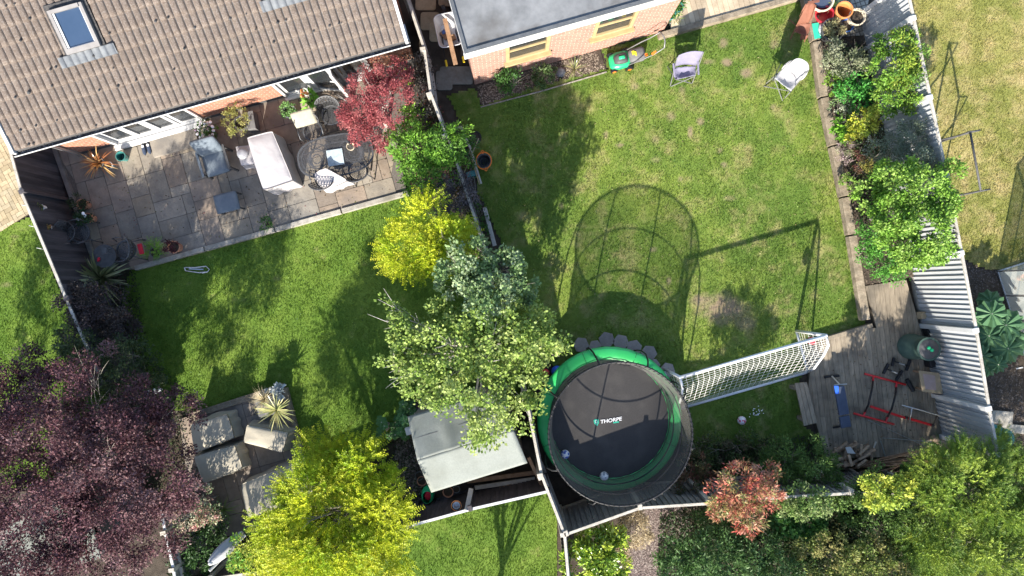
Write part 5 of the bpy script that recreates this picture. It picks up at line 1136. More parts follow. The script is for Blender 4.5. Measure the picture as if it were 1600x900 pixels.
g.tube([(.8,-.18,.9),(.84,-.05,.93),(.84,.05,.93),(.8,.18,.9)], .015, 6); g.build('handle', M['greysteel'], t, smooth=True, world=False)
g = MB(); g.box((.62,-.17,.66),(.1,.05,.06),.3); g.box((.5,-.1,.44),(.06,.05,.05)); g.build('switch_box', M['orange'], t, world=False)

# ---------------- camping chairs
def camp(label, px, py, rz, fab, pts, seat_z=.38, nm='camping_chair', extra=None):
    t = thing(nm, label, 'camping chair', W(px, py, 0), rz); L = dict(world=False)
    g = MB(); vs = []; n = 8
    for j in range(n+1):
        for i in range(n+1):
            u, v = i/n, j/n; a = Vector(pts[0]).lerp(Vector(pts[1]), u); b = Vector(pts[3]).lerp(Vector(pts[2]), u); q = a.lerp(b, v); q.z -= .09*math.sin(math.pi*u)*math.sin(math.pi*v)+.012*math.sin(i*2.2+j*1.7); vs.append(tuple(q))
    g.add(vs, [(j*(n+1)+i, j*(n+1)+i+1, (j+1)*(n+1)+i+1, (j+1)*(n+1)+i) for j in range(n) for i in range(n)]); o = g.build('seat', M[fab], t, smooth=True, **L); s2 = o.modifiers.new('s','SOLIDIFY'); s2.thickness = .008
    return t
# lilac chair
t = camp('lilac grey folding camping chair collapsed on the lawn below the decking', 1062,114, R(6), 'lilac', [(-.22,-.26,.42),(.22,-.22,.46),(.26,.0,.42),(-.24,.02,.40)])
g = MB(); n = 6; q = [Vector(x) for x in ((-.26,.02,.40),(.27,.0,.42),(.33,.14,.92),(-.20,.16,.80))]; vs = []
for j in range(n+1):
    for i in range(n+1): p = q[0].lerp(q[1], i/n).lerp(q[3].lerp(q[2], i/n), j/n); p.y += .05*math.sin(math.pi*i/n); vs.append(tuple(p))
g.add(vs, [(j*(n+1)+i, j*(n+1)+i+1, (j+1)*(n+1)+i+1, (j+1)*(n+1)+i) for j in range(n) for i in range(n)]); o = g.build('backrest', M['lilac'], t, smooth=True, world=False); s2 = o.modifiers.new('s','SOLIDIFY'); s2.thickness = .008
g = MB()
for a, b in (((-.26,-.3,0),(-.24,.12,.82)),((.26,-.28,0),(.32,.14,.92)),((-.25,-.3,.02),(.2,-.24,.44)),((.26,-.28,.02),(-.22,-.26,.44)),((-.28,.2,0),(-.22,-.26,.42)),((.3,.2,0),(.22,-.22,.46))): g.tube([a,b], .011, 6)
g.build('frame', M['greysteel'], t, world=False)
for s, y in ((-1,.06),(1,.1)): g = MB(); g.tube([(s*.27,-.24,.55),(s*.28,y,.58)], .022, 8); g.build('armrest', M['lilac'], t, world=False)
# white chair
t = camp('white fabric camping chair with tall reclined back beside the sleepers', 1222,128, R(-38), 'whitefab', [(-.24,-.24,.42),(.24,-.24,.42),(.23,.12,.37),(-.23,.12,.37)])
g = MB(); vs = []; n = 8; q = [Vector(x) for x in ((-.235,.03,.38),(.235,.03,.38),(.18,.16,.88),(-.18,.16,.88))]
for j in range(n+1):
    for i in range(n+1): u = i/n; v = j/n; p = q[0].lerp(q[1], u).lerp(q[3].lerp(q[2], u), v); p.x *= 1+.25*math.sin(math.pi*v); p.y += .08*math.sin(math.pi*u)-.015*math.sin(j*2.1+i); p.z += .05*math.sin(math.pi*u)*v; vs.append(tuple(p))
g.add(vs, [(j*(n+1)+i, j*(n+1)+i+1, (j+1)*(n+1)+i+1, (j+1)*(n+1)+i) for j in range(n) for i in range(n)]); o = g.build('backrest', M['whitefab'], t, smooth=True, world=False); s2 = o.modifiers.new('s','SOLIDIFY'); s2.thickness = .01
g = MB(); vs = []
for i in range(7):
    u = i/6; a = math.pi*u; vs += [(-.29+.58*u, -.02-.30*math.sin(a)*0-.3*0+.1, .62), (-.29+.58*u, .2, .36)]
g = MB()
for a, b in (((-.28,-.29,0),(-.2,.15,.84)),((.28,-.29,0),(.2,.15,.84)),((-.3,.36,0),(-.24,-.3,.42)),((.3,.36,0),(.24,-.3,.42)),((-.3,-.36,.01),(.24,-.24,.4)),((.3,-.36,.01),(-.24,-.24,.4))): g.tube([a,b], .010, 6)
g.build('frame', M['greysteel'], t, world=False)
# rust brown chair
t = camp('rust brown folded chair slumped against the sleepers by the pots', 1242,48, R(10), 'brownfab', [(-.20,-.14,.40),(.10,-.28,.35),(.20,-.02,.42),(-.06,.04,.36)])
for pts in ([(-.10,.02,.36),(.16,-.02,.36),(.20,.26,.80),(-.02,.30,.86)],[(-.14,.10,.6),(-.06,.24,.7),(.02,.3,.88),(-.08,.28,.86)],[(-.02,-.3,.2),(.14,-.30,.22),(.16,-.18,.3),(-.02,-.2,.32)]):
    g = MB(); n = 6; q = [Vector(x) for x in pts]; vs = []
    for j in range(n+1):
        for i in range(n+1): p = q[0].lerp(q[1], i/n).lerp(q[3].lerp(q[2], i/n), j/n); p.z += .025*math.sin(i*1.9+j*1.2); vs.append(tuple(p))
    g.add(vs, [(j*(n+1)+i, j*(n+1)+i+1, (j+1)*(n+1)+i+1, (j+1)*(n+1)+i) for j in range(n) for i in range(n)]); o = g.build('fabric_panel', M['brownfab'], t, smooth=True, world=False); s2 = o.modifiers.new('s','SOLIDIFY'); s2.thickness = .008
g = MB()
for a, b in (((-.16,-.2,0),(-.04,.28,.86)),((.16,-.32,0),(.18,.24,.8)),((-.1,.3,0),(.1,-.28,.38)),((.2,.26,0),(-.18,-.16,.42))): g.tube([a,b], .012, 6)
g.build('frame', M['brownfab'], t, world=False)
g = MB(); g.beam((-.02,.30,.88),(.24,.30,.86),.05,.02); g.build('armrest', M['brownfab'], t, world=False)

# ---------------- gym corner
t = thing('weight_bench', 'flat dark blue weight bench with a bright blue head end', 'weight bench', W(1316,635,.15))
def quadbox(g, pts, z, th): P = [W(x,y,z) for x,y in pts]; return g.hexa([p-Vector((0,0,th)) for p in P][::-1], P[::-1])
g = MB(); quadbox(g, [(1304,604),(1320,603),(1328,647),(1312,650)], .58, .07); g.build('back_pad', M['navy'], t, bevel=.02)
g = MB(); quadbox(g, [(1312,652),(1328,649),(1331,667),(1315,670)], .58, .07); g.build('seat_pad', M['navy'], t, bevel=.02)
g = MB(); quadbox(g, [(1303.5,603),(1310,603),(1311,615),(1306,616)], .586, .02); g.build('blue_patch', M['blue'], t)
g = MB(); g.tube([W(1288,589,.2), W(1311,587,.2)], .03, 8); g.build('foot', M['black'], t); g = MB(); g.tube([W(1302,668,.2), W(1326,664,.2)], .025, 8); g.build('foot', M['black'], t)
g = MB(); g.tube([W(1300,588,.22), W(1313,602,.48), W(1320,662,.46), W(1312,664,.22)], .022, 8); g.tube([W(1303,602,.5), W(1323,600,.5)], .018, 8); g.build('frame', M['steel'], t)
t = thing('dip_frame', 'red and black dip frame lying on the deck between bench and compost bin', 'exercise frame', W(1375,625,.15))
for a, b in (((1351,584),(1415,601)),((1334,646),(1397,663))): g = MB(); g.tube([W(*a,.19), W(*b,.19)], .024, 8); g.build('foot_bar', M['red'], t, smooth=True)
for pts in ([(1365,588),(1364,596)],[(1401,598),(1400,606)],[(1349,650),(1352,643)],[(1384,659),(1387,651)]): g = MB(); g.tube([W(*p,.2) for p in pts], .022, 8); g.build('joint', M['red'], t)
for pts, zz in (([(1364,596),(1362,610),(1357,632),(1352,643)],(.22,.75,.75,.22)),([(1400,606),(1399,618),(1393,640),(1387,651)],(.22,.75,.75,.22))): g = MB(); g.tube([W(*p,z) for p, z in zip(pts, zz)], .022, 8); g.build('grip_bar', M['black'], t, smooth=True)
t = thing('pull_up_bar', 'long red steel post with a chrome cross bar lying on the deck', 'exercise bar', W(1410,650,.15))
for a, b in (((1360,635),(1414,653)),((1417,653),(1455,664))): g = MB(); g.beam(W(*a,.24), W(*b,.24), .055, .05); g.build('post', M['red'], t, bevel=.006)
g = MB(); g.tube([W(1409,633,.5), W(1447,643,.5), W(1470,650,.5), W(1481,652,.5)], .014, 8); g.tube([W(1425,638,.48), W(1421,658,.28)], .016, 8); g.build('cross_bar', M['steel'], t, smooth=True)
g = MB(); g.tube([W(1465,649,.48), W(1459,664,.25)], .02, 8); g.tube([W(1452,663,.24), W(1459,665,.24)], .03, 8); g.tube([W(1414,652,.25), W(1418,653,.25)], .036, 8); g.build('clamp', M['black'], t)
for (lb, f1, b1, f2) in (('black parallette bar with chrome grip, left of two',((1388,568),(1380,584)),((1387,577),(1408,586)),((1410,579),(1400,594))),('black parallette bar with chrome grip, right of two',((1397,559),(1394,572)),((1398,565),(1420,572)),((1422,562),(1416,579)))):
    t = thing('parallette', lb, 'exercise bar', W(*b1[0],.15), 0, 'pair of parallettes')
    for f in (f1, f2): g = MB(); g.beam(W(*f[0],.18), W(*f[1],.18), .06, .05); g.build('foot', M['black'], t, bevel=.01)
    c = W(*b1[0],.3); d = W(*b1[1],.3); g = MB(); g.tube([W(*b1[0],.19), c.lerp(d,.05), c.lerp(d,.95), W(*b1[1],.19)], .016, 8); g.build('grip', M['black'], t, smooth=True); g = MB(); g.tube([c.lerp(d,.3)+Vector((0,0,.001)), c.lerp(d,.7)+Vector((0,0,.001))], .019, 8); g.build('sleeve', M['steel'], t)
g = MB(); 
g.tube([W(1417,593,.2), W(1427,611,.2)], .05, 12); tag(g.build('foam_roller', M['black'], smooth=False), 'black foam roller below the parallettes', 'roller')
t = thing('compost_bin', 'dark green ribbed compost bin with a lid', 'compost bin', W(1421,541,.15)); q = W(1421,541,.15)
g = MB(); g.lathe([(.29,0),(.30,.1),(.285,.11),(.285,.25),(.27,.26),(.27,.45),(.255,.46),(.25,.68),(.26,.70),(.255,.74),(.22,.74)], q, 32); g.build('body', M['compost'], t, smooth=True)
g = MB(); g.lathe([(.001,.78),(.1,.775),(.19,.755),(.225,.735)], q, 28); g.build('lid', M['charcoal'], t, smooth=True)
g = MB(); g.ring(q, .225, .262, .72, .748, 28); g.build('rim', M['compost'], t)
g = MB(); g.ball((q.x-.03,q.y+.03,q.z+.79), .04, 10, 6); g.ball((q.x+.035,q.y-.02,q.z+.79), .04, 10, 6); g.build('lid_knob', M['brightgreen'], t)
t = thing('small_crate', 'chipboard square with a pinkish top leaning by the silver fence', 'board', W(1454,597,.15)); g = MB(); quadbox(g, [(1436,579),(1468,583),(1474,616),(1441,612)], .5, .03); g.build('panel', M['board'], t, bevel=.004); g = MB(); quadbox(g, [(1442,584),(1461,587),(1463,610),(1446,608)], .504, .003); g.build('stain', M['pinkish'], t)
g = MB(); 
for p in ((1440,582),(1465,586),(1470,612),(1444,609)): a = W(*p,.46); g.beam((a.x,a.y,.15),a,.04,.04)
g.build('leg', M['wood'], t)
tag_box('concrete_block', 'tan concrete block standing at the silver fence', 'block', 1445,492,.15,(.26,.16,.2), R(8), 'board', .01)
tag_box('white_brick', 'small white block below the tan block', 'block', 1450,503,.15,(.16,.1,.1), R(-5), 'concrete', .01)
tag_box('black_box', 'small black plastic box behind the compost bin', 'box', 1452,562,.15,(.14,.34,.25), R(12), 'black', .02)
tag_box('boot', 'black rubber boot beside the white post of the silver fence', 'boot', 1449,519,.15,(.1,.2,.22), R(20), 'black', .03)
# timber bench left of deck
t = thing('timber_bench', 'weathered low timber bench along the left edge of the deck', 'bench', W(1260,632,0))
for i in range(3):
    a = [(1242+6.4*i,599-.6*i),(1248+6.4*i,598.4-.6*i),(1263+7*i,664-1.6*i),(1256.5+7*i,665.5-1.6*i)]; g = MB(); quadbox(g, a, .38, .04); g.build('seat_board', M['deck'], t, bevel=.005)
for s, (x, y) in enumerate(((1250,606),(1262,655))): q = W(x,y,.34); g = MB(); g.box((q.x,q.y,.17),(.24,.08,.34),R(8)); g.build('leg', M['deck'], t)
# logs
words = ['pale end','dark bark','short','thick','thin','rough','split','stubby','grey','reddish']
LG = []
for i in range(26):
    px, py = random.uniform(1303,1362), random.uniform(697,730); a = random.choice([R(20),R(100),R(15),R(85),R(35)])+random.uniform(-.2,.2); ln = random.uniform(.22,.36); z = .2+.07*(i//9)
    c = W(px, py, z); d = Vector((math.cos(a)*ln/2, math.sin(a)*ln/2, random.uniform(-.02,.02))); g = MB(); n = random.choice([4,5,7]); g.tube([c-d, c+d], random.uniform(.03,.05), n, random.uniform(.6,1.5)); o = g.build('split_log', M['log'], bevel=.005)
    tag(o, 'split firewood log in the heap on the near end of the deck', 'log', 'heap of split logs')
for (x1,y1,x2,y2,c,lb) in ((1457,683,1485,702,1.0,'thick round log at the foot of the silver fence, upper of two'),(1460,702,1482,712,.8,'thick round log at the foot of the silver fence, lower of two')):
    g = MB(); g.tube([W(x1,y1,.22),W(x2,y2,.22)], .07, 10, c); tag(g.build('round_log', M['log'], bevel=.01), lb, 'log')
g = MB(); quadbox(g, [(1321,699),(1329,698),(1337,709),(1324,708)], .42, .01); tag(g.build('white_sheet', M['upvc']), 'white triangular sheet of plastic on the log heap', 'sheet')
g = MB(); g.beam(W(1326,711,.40), W(1331,728,.38), .06, .04, 2.0); tag(g.build('pale_log', M['log']), 'palest split log on top of the heap', 'log')
for (x1,y1,x2,y2,z,r,m,lb) in ((1356,656,1448,698,.2,.008,'steel','thin long rod lying diagonally across the deck'),(1378,684,1455,690,.2,.012,'steel','pale metal rod lying level near the silver fence'),(1376,689,1383,713,.2,.016,'steel','short pale metal rod beside the log heap'),(1369,690,1365,700,.22,.02,'fpale','short pale stake beside the log heap')):
    g = MB(); g.tube([W(x1,y1,z),W(x2,y2,z)], r, 6); tag(g.build('metal_rod', M[m]), lb, 'rod')
for i in range(16):
    x1, y1 = random.uniform(1320,1400), random.uniform(728,744)-i*.4; x2 = random.uniform(1420,1475); y2 = 703+random.uniform(-2,20); g = MB()
    p, q = W(x1,y1,.2), W(x2,y2,.25+.02*(i%4)); g.tube([p, p.lerp(q,.5)+Vector((0,random.uniform(-.06,.06),.03)), q], random.uniform(.010,.02), 6, random.uniform(.6,1.3)); tag(g.build('garden_stake', M['wood']), 'long brown stake in the bundle behind the log heap', 'stake', 'bundle of brown stakes')
# things behind the shed
for (x1,y1,x2,y2,m,lb) in ((730,752,838,738,'wood','long plank stored behind the shed, uppermost'),(742,762,836,748,'fpale','long grey plank stored behind the shed, middle'),(760,772,800,758,'wood','short plank end behind the shed, lowest')):
    g = MB(); g.beam(W(x1,y1,.4), W(x2,y2,.4), .09, .05); tag(g.build('plank', M[m]), lb, 'plank')
g = MB(); g.beam(W(736,764,1.2), W(729,798,1.52), .1, .06); tag(g.build('leaning_post', M['fpale']), 'grey post leaning over the black fence behind the shed', 'post')
g = MB(); g.beam(W(826,715,1.0), W(848,762,1.0), .07, .05); tag(g.build('leaning_plank', M['wood']), 'brown plank leaning beside the trampoline fence', 'plank')
pot('terracotta pot behind the grey felt shed', 700,769,.3,.12,.2,'terra','soil'); pot('blue grey pot behind the grey felt shed', 713,765,.3,.08,.18,'lead','soil'); pot('grey pot under the left corner of the felt shed', 655,744,0,.1,.18,'potgrey','soil'); pot('brown pot left of the felt shed wall', 659,752,0,.11,.2,'terra','soil')
g = MB(); q = W(668,774,.3)
t = thing('garden_bag', 'lime green striped bag with pink contents at the shed corner', 'bag', (q.x,q.y,0)); g.lathe([(.001,0),(.15,.02),(.19,.2),(.15,.42),(.12,.44)], (q.x,q.y,0), 14); g.build('bag', M['brightgreen'], t, smooth=True); t.scale = (.8,1.1,1); g = MB(); g.ball((q.x+.03,q.y+.03,.42), .1, 8, 6, 1, .5); g.build('pink_contents', M['redflower'], t)
t = thing('trowel_basket', 'small red and white basket hanging on the black fence rail', 'basket', W(713,790,1.35)); q = W(713,790,1.35); g = MB(); g.ring(q, .1,.115,0,.02,16); g.ring(q, .06,.07,-.1,-.08,12); 
g.build('hoop', M['potorange'], t); g = MB(); g.lathe([(.001,-.1),(.06,-.1),(.08,0),(.07,0)], q, 10); g.build('cup', M['galv'], t)
tag_box('white_box', 'white box under the left edge of the felt roof', 'box', 639,673,.8,(.14,.16,.1), R(15), 'upvc')
t = thing('sack_trolley', 'grey tubular trolley handle behind the shed roof', 'trolley', W(690,618,.5)); g = MB(); g.tube([W(672,628,.6), W(668,614,.9), W(684,608,.9), W(690,612,.8)], .014, 6); g.build('handle', M['wood'], t); g = MB(); quadbox(g, [(671,626),(702,614),(704,622),(676,634)], .5, .2); g.build('box', M['potgrey'], t)
for (px,py,m,lb) in ((651,630,'terra','small terracotta pot at the top left of the shed'),(657,640,'potred','small red pot in the dark corner above the shed'),(662,628,'potblue','small blue pot in the dark corner above the shed')): pot(lb, px, py, 0, .09, .15, m)
for (px,py,r,m,lb) in ((852,583,.1,'potred','red ball half hidden under the trampoline edge'),(870,580,.13,'blue','blue ball under the green trampoline pad')): g = MB(); q = W(px,py,.12); g.ball(q, r, 14, 10); tag(g.build('play_ball', M[m], smooth=True), lb, 'ball')
# tool on lawn
t = thing('garden_shears', 'pale grey folded hand tool lying on the shaded lawn', 'garden tool', W(308,422,.03)); g = MB()
g.tube([W(289,418,.06), W(305,418,.06), W(322,416,.06)], .012, 6); g.tube([W(290,423,.06), W(310,426,.06), W(324,425,.06)], .012, 6); g.tube([W(288,418,.06),W(290,423,.06)], .014, 6); g.tube([W(322,416,.06),W(327,421,.06),W(324,425,.06),W(316,427,.06)], .010, 6); g.build('arms', M['potwhite'], t, smooth=True)
g = MB(); g.beam(W(295,420,.05), W(318,421,.05), .03, .01); g.build('blade', M['steel'], t)
# parasol
t = thing('folded_parasol', 'white folded parasol leaning over the fence at the bottom left', 'parasol', W(350,860,0))
p, q = W(327,880,1.7), W(379,831,1.25); d = q-p; g = MB(); vs = []; n = 14; m_ = 10
for i in range(m_+1):
    f = i/m_; c = p.lerp(q, f); r_ = .05+.08*math.sin(math.pi*min(1,f*1.1))**.8 if f < .95 else .03; dn = d.normalized(); x = dn.cross(Vector((0,0,1))).normalized(); y = dn.cross(x)
    for k in range(n): a = 2*math.pi*k/n; rr_ = r_*(1+.25*math.cos(a*5)); vs.append(c+x*math.cos(a)*rr_+y*math.sin(a)*rr_*.7)
g.add(vs, [(i*n+k, i*n+(k+1)%n, (i+1)*n+(k+1)%n, (i+1)*n+k) for i in range(m_) for k in range(n)]+[tuple(range(n))[::-1]]); g.build('canopy', M['whitefab'], t, smooth=True)
g = MB(); p2, q2 = W(327,892,1.6), W(383,836,1.0); g.tube([p2,q2], .03, 8); g.build('pole', M['upvc'], t); g = MB(); g.ball(W(329,880,1.7), .05, 10, 8); g.build('finial', M['upvc'], t)
# water butt right
g = MB(); q = W(1570,686,.8); t = thing('water_butt', 'teal blue water butt beyond the bottom of the silver fence', 'water butt', (q.x,q.y,0)); g.lathe([(.2,0),(.26,.4),(.22,.8),(.18,.8)], (q.x,q.y,0), 24); g.build('body', M['tealblue'], t, smooth=True); g = MB(); g.lathe([(.001,.83),(.2,.8),(.23,.78)], (q.x,q.y,0), 24); g.build('lid', M['tealblue'], t, smooth=True)
for i, (px,py,w_,h_) in enumerate(((1565,652,.5,.3),(1585,670,.6,.2))): tag_box('paving_slab', ['grey slab beside the teal water butt','narrow grey slab right of the teal water butt'][i], 'paving slab', px, py, 0, (w_,h_,.05), R(-5), 'concrete', .006)
tag_box('hinge', 'small white plastic strip on the soil below the greenhouse', 'strip', 1593,575,0,(.16,.03,.02), R(10), 'upvc')
# ============================================================ trees and shrubs
PUR = [(.085,.034,.042),(.125,.053,.064),(.065,.028,.034),(.17,.10,.105),(.05,.024,.028)]
tree('purple_tree', 'very large dark purple leaved tree filling the lower left corner', 'tree',
  [BL(60,655,2.1,95,.8),BL(160,640,2.9,100,1.0),BL(235,665,2.6,75,.8),BL(70,750,2.9,115,1.0),BL(180,745,3.2,115,1.1),BL(250,740,2.6,60,.9),BL(60,830,2.6,90,.9),BL(170,820,2.8,80,.8),BL(230,850,2.2,45,.6),BL(35,600,1.6,60,.6),BL(-40,720,2.0,110,.8),BL(15,650,1.9,60,.6),BL(30,700,2.2,70,.7),BL(20,860,2.9,70,.8),BL(110,870,2.8,50,.6)],
  100000, .050, PUR, cl=.28, trunk=1.2, tr=.05, bark='bark', nbr=34, inner=.4, aspect=.6, m='leaf_dark')
GOLD = [(.38,.44,.015),(.45,.48,.02),(.31,.41,.015),(.24,.36,.015),(.50,.51,.04)]
tree('gold_tree', 'large bright golden yellow feathery tree at the bottom of the left garden', 'tree',
  [BL(496,775,2.1,61,.8),BL(561,735,1.9,44,.6),BL(588,800,2.0,53,.7),BL(505,850,2.3,81,.8),BL(446,820,2.0,38,.6),BL(561,880,2.1,64,.7),BL(469,900,2.1,60,.7),BL(524,715,1.7,34,.5),BL(620,850,1.7,30,.5)],
  8200, .048, GOLD, kind='frond', cl=.30, trunk=1.0, tr=.08, nbr=16, pairs=7, flen=.27, low=-.1)
tree('gold_shrub', 'smaller golden yellow feathery tree beside the apple tree near the patio corner', 'tree',
  [BL(665,345,1.7,34,.5),BL(640,385,1.6,34,.5),BL(690,385,1.9,38,.5),BL(665,415,1.7,30,.4),BL(715,375,1.7,22,.4)],
  2000, .048, GOLD, kind='frond', cl=.24, trunk=.7, tr=.05, nbr=9, pairs=7, flen=.30, low=-.1)
APP = [(.20,.29,.06),(.28,.37,.085),(.14,.23,.04),(.36,.43,.14)]
tree('apple_tree', 'spreading light green leafy tree between the gardens overhanging the grey shed', 'tree',
  [BL(700,545,2.7,62,.7),BL(770,520,2.9,60,.8),BL(830,530,2.8,42,.6),BL(640,540,2.6,36,.45),BL(740,600,2.9,70,.7),BL(805,590,2.8,50,.6),BL(620,500,2.6,22,.3),BL(665,590,2.7,42,.5),BL(620,570,2.6,30,.35),BL(760,660,2.8,34,.35),BL(815,640,2.6,28,.4),BL(610,480,2.5,14,.2),BL(860,545,2.6,26,.3),BL(700,500,2.5,34,.4),BL(736,690,2.7,14,.2),BL(822,500,1.9,34,.6),BL(800,470,1.5,34,.5),BL(825,560,1.3,34,.5),BL(800,540,2.1,40,.6)],
  20500, .068, APP, cl=.20, trunk=1.4, tr=.07, bark='palebark', nbr=30, aspect=.72, inner=.4)
tree('grey_green_shrub', 'blue green round leaved shrub above the light green apple tree', 'shrub',
  [BL(735,402,2.6,36,.5),BL(785,425,2.7,34,.5),BL(712,438,2.6,30,.45),BL(765,462,2.9,40,.5),BL(815,450,2.6,24,.4)],
  7500, .065, [(.17,.27,.10),(.23,.33,.14),(.12,.20,.06),(.34,.42,.25)], cl=.17, trunk=1.0, tr=.06, nbr=10, aspect=.75)
MAP = [(.27,.06,.068),(.34,.09,.095),(.20,.04,.05),(.40,.14,.135)]
tree('red_maple', 'red japanese maple at the right end of the house patio', 'tree',
  [BL(600,115,1.6,34,.4),BL(575,150,1.6,36,.45),BL(610,160,1.7,36,.45),BL(555,175,1.4,26,.35),BL(560,200,1.35,22,.3),BL(595,200,1.4,26,.35),BL(625,130,1.5,24,.35),BL(604,228,1.2,13,.2),BL(545,190,1.2,18,.25)],
  19000, .048, MAP, cl=.13, trunk=.6, tr=.05, bark='palebark', nbr=12, aspect=.35)
tree('green_shrub', 'bright green leafy shrub below the red maple', 'shrub',
  [BL(650,235,1.2,38,.5),BL(690,230,1.3,32,.5),BL(665,270,1.1,34,.45),BL(700,262,1.1,26,.4),BL(625,215,1.0,20,.3),BL(645,290,.9,16,.25),BL(715,205,1.1,14,.25)],
  9000, .075, [(.14,.30,.03),(.20,.38,.05),(.09,.20,.03)], cl=.15, aspect=.32, nbr=8)
tree('dark_shrub', 'nearly black leaved shrub between the red maple and the passage fence', 'shrub', [BL(652,105,1.0,22,.4),BL(658,150,1.0,24,.4),BL(672,185,.9,18,.35)], 2600, .045, [(.04,.035,.035),(.07,.055,.055),(.05,.05,.04)], cl=.13, nbr=6)
tree('lime_shrub', 'small lime green shrub at the foot of the red maple', 'shrub', [BL(645,178,.8,18,.3),BL(632,120,.8,12,.2),BL(660,195,.7,14,.3)], 900, .06, [(.2,.4,.04),(.26,.46,.06)], cl=.12, nbr=4)
tree('purple_grey_shrub', 'purple grey low bush above the gold shrub', 'shrub', [BL(680,300,1.1,32,.4),BL(715,305,1.2,34,.45),BL(705,335,1.0,34,.4),BL(735,315,1.0,18,.3)], 4200, .05, [(.07,.06,.07),(.12,.105,.12),(.05,.05,.05),(.16,.14,.15)], cl=.14, nbr=8, aspect=.4)
tree('green_bush', 'small green bush against the old fence above the apple tree', 'shrub', [BL(745,335,.7,14,.3),BL(750,360,.6,12,.3),BL(730,225,.8,16,.3),BL(740,262,.6,10,.2)], 900, .05, GR, cl=.12, nbr=4)
# left border under the fence
t = thing('sword_leaf_plant', 'dark bronze sword leaved plant arching at the patio corner', 'plant', W(172,430,0)); q = W(172,436,.2)
blade_plant('foliage', (q.x,q.y,.55), 100, .80, .06, [(.10,.12,.045),(.17,.18,.07),(.07,.08,.035),(.28,.27,.13)], t, (10,70), .40, off=tuple(t.location))
tree('bronze_shrub', 'dark bronze shrub by the dark board fence below the sword leaved plant', 'shrub', [BL(130,470,1.2,34,.5),BL(165,480,1.1,36,.5),BL(150,520,1.2,45,.55),BL(190,510,1.0,30,.45)], 8000, .05, [(.06,.045,.045),(.10,.07,.07),(.045,.04,.035)], cl=.16, nbr=8)
tree('dark_green_shrub', 'dark green shrub at the top edge of the big purple tree', 'shrub', [BL(120,540,1.4,34,.5),BL(185,570,1.4,50,.6),BL(230,590,1.1,34,.5),BL(140,570,1.5,40,.6)], 9000, .05, [(.05,.08,.03),(.08,.11,.04),(.035,.055,.025)], cl=.16, nbr=10)
t = thing('hydrangea', 'white flower heads in shade above the beige covers', 'flowers', W(242,612,0)); g = MB()
for i in range(16): q = W(random.uniform(228,252),random.uniform(608,616),.7); g.ball(q, .035, 8, 6)
g.build('flowers', M['tlogo'], t); q = W(240,612,.5); foliage('foliage', [(q.x,q.y,.5,.35,.3,.3)], 900, .07, [(.05,.09,.03)], t, cl=.12, off=tuple(t.location))
tree('variegated_shrub', 'pink and cream variegated shrub beside the lower patio', 'shrub', [BL(310,775,1.3,24,.4),BL(295,800,1.4,26,.4),BL(325,800,1.2,20,.35),BL(288,825,1.2,16,.3)], 2600, .055, [(.30,.34,.22),(.52,.20,.20),(.40,.42,.30),(.16,.24,.10),(.60,.38,.34)], cl=.12, nbr=6)
tree('ivy_bush', 'dark green leafy bush below the variegated shrub', 'shrub', [BL(310,850,1.0,36,.5),BL(335,825,.8,26,.4),BL(300,885,1.0,30,.4)], 3200, .07, [(.04,.09,.025),(.06,.13,.035),(.03,.06,.02)], cl=.16, nbr=5, aspect=.45)
tree('yellow_green_shrub', 'yellow and green shrub between the white parasol and the gold tree', 'shrub', [BL(385,855,1.5,24,.4),BL(372,872,1.4,18,.3),BL(400,875,1.4,18,.3)], 1500, .075, [(.14,.32,.04),(.10,.24,.03),(.50,.50,.10)], cl=.13, nbr=5, aspect=.4)
t = thing('grass_clump', 'thin bright grassy clump at the corner of the sofa cover', 'plant', W(355,790,0)); q = W(350,795,.1); blade_plant('foliage', (q.x,q.y,.15), 60, .55, .012, [(.2,.33,.05),(.12,.22,.04)], t, (20,80), .4, off=tuple(t.location))
# potted grasses on the lower patio
t = thing('square_planter', 'dark square planter on the lower patio', 'planter', W(420,630,PZ)); g = MB(); q = W(420,634,.4); g.box((q.x,q.y,.3),(.5,.42,.36),R(14)); g.build('box', M['potgrey'], t)
t = thing('spiky_plant', 'spiky cream striped plant radiating above the beige table cover', 'plant', W(432,641,.45)); q = W(432,641,.6); blade_plant('foliage', (q.x,q.y,.6), 60, .50, .03, [(.50,.47,.22),(.42,.42,.18),(.30,.33,.13)], t, (5,80), .12, off=tuple(t.location))
t = thing('feather_grass', 'soft straw coloured feathery grass clump behind the spiky plant', 'plant', W(412,622,.45)); q = W(413,624,.5); blade_plant('foliage', (q.x,q.y,.5), 240, .42, .007, [(.50,.43,.26),(.42,.36,.2),(.58,.5,.34)], t, (15,85), .35, off=tuple(t.location))
t = thing('silver_plant', 'silvery white leaved plant at the corner of the lower patio', 'plant', W(430,612,.2)); q = W(430,612,.5); foliage('foliage', [(q.x,q.y,.5,.17,.15,.15)], 260, .085, [(.50,.53,.54),(.60,.63,.64),(.4,.44,.45)], t, cl=.07, aspect=.6, off=tuple(t.location))
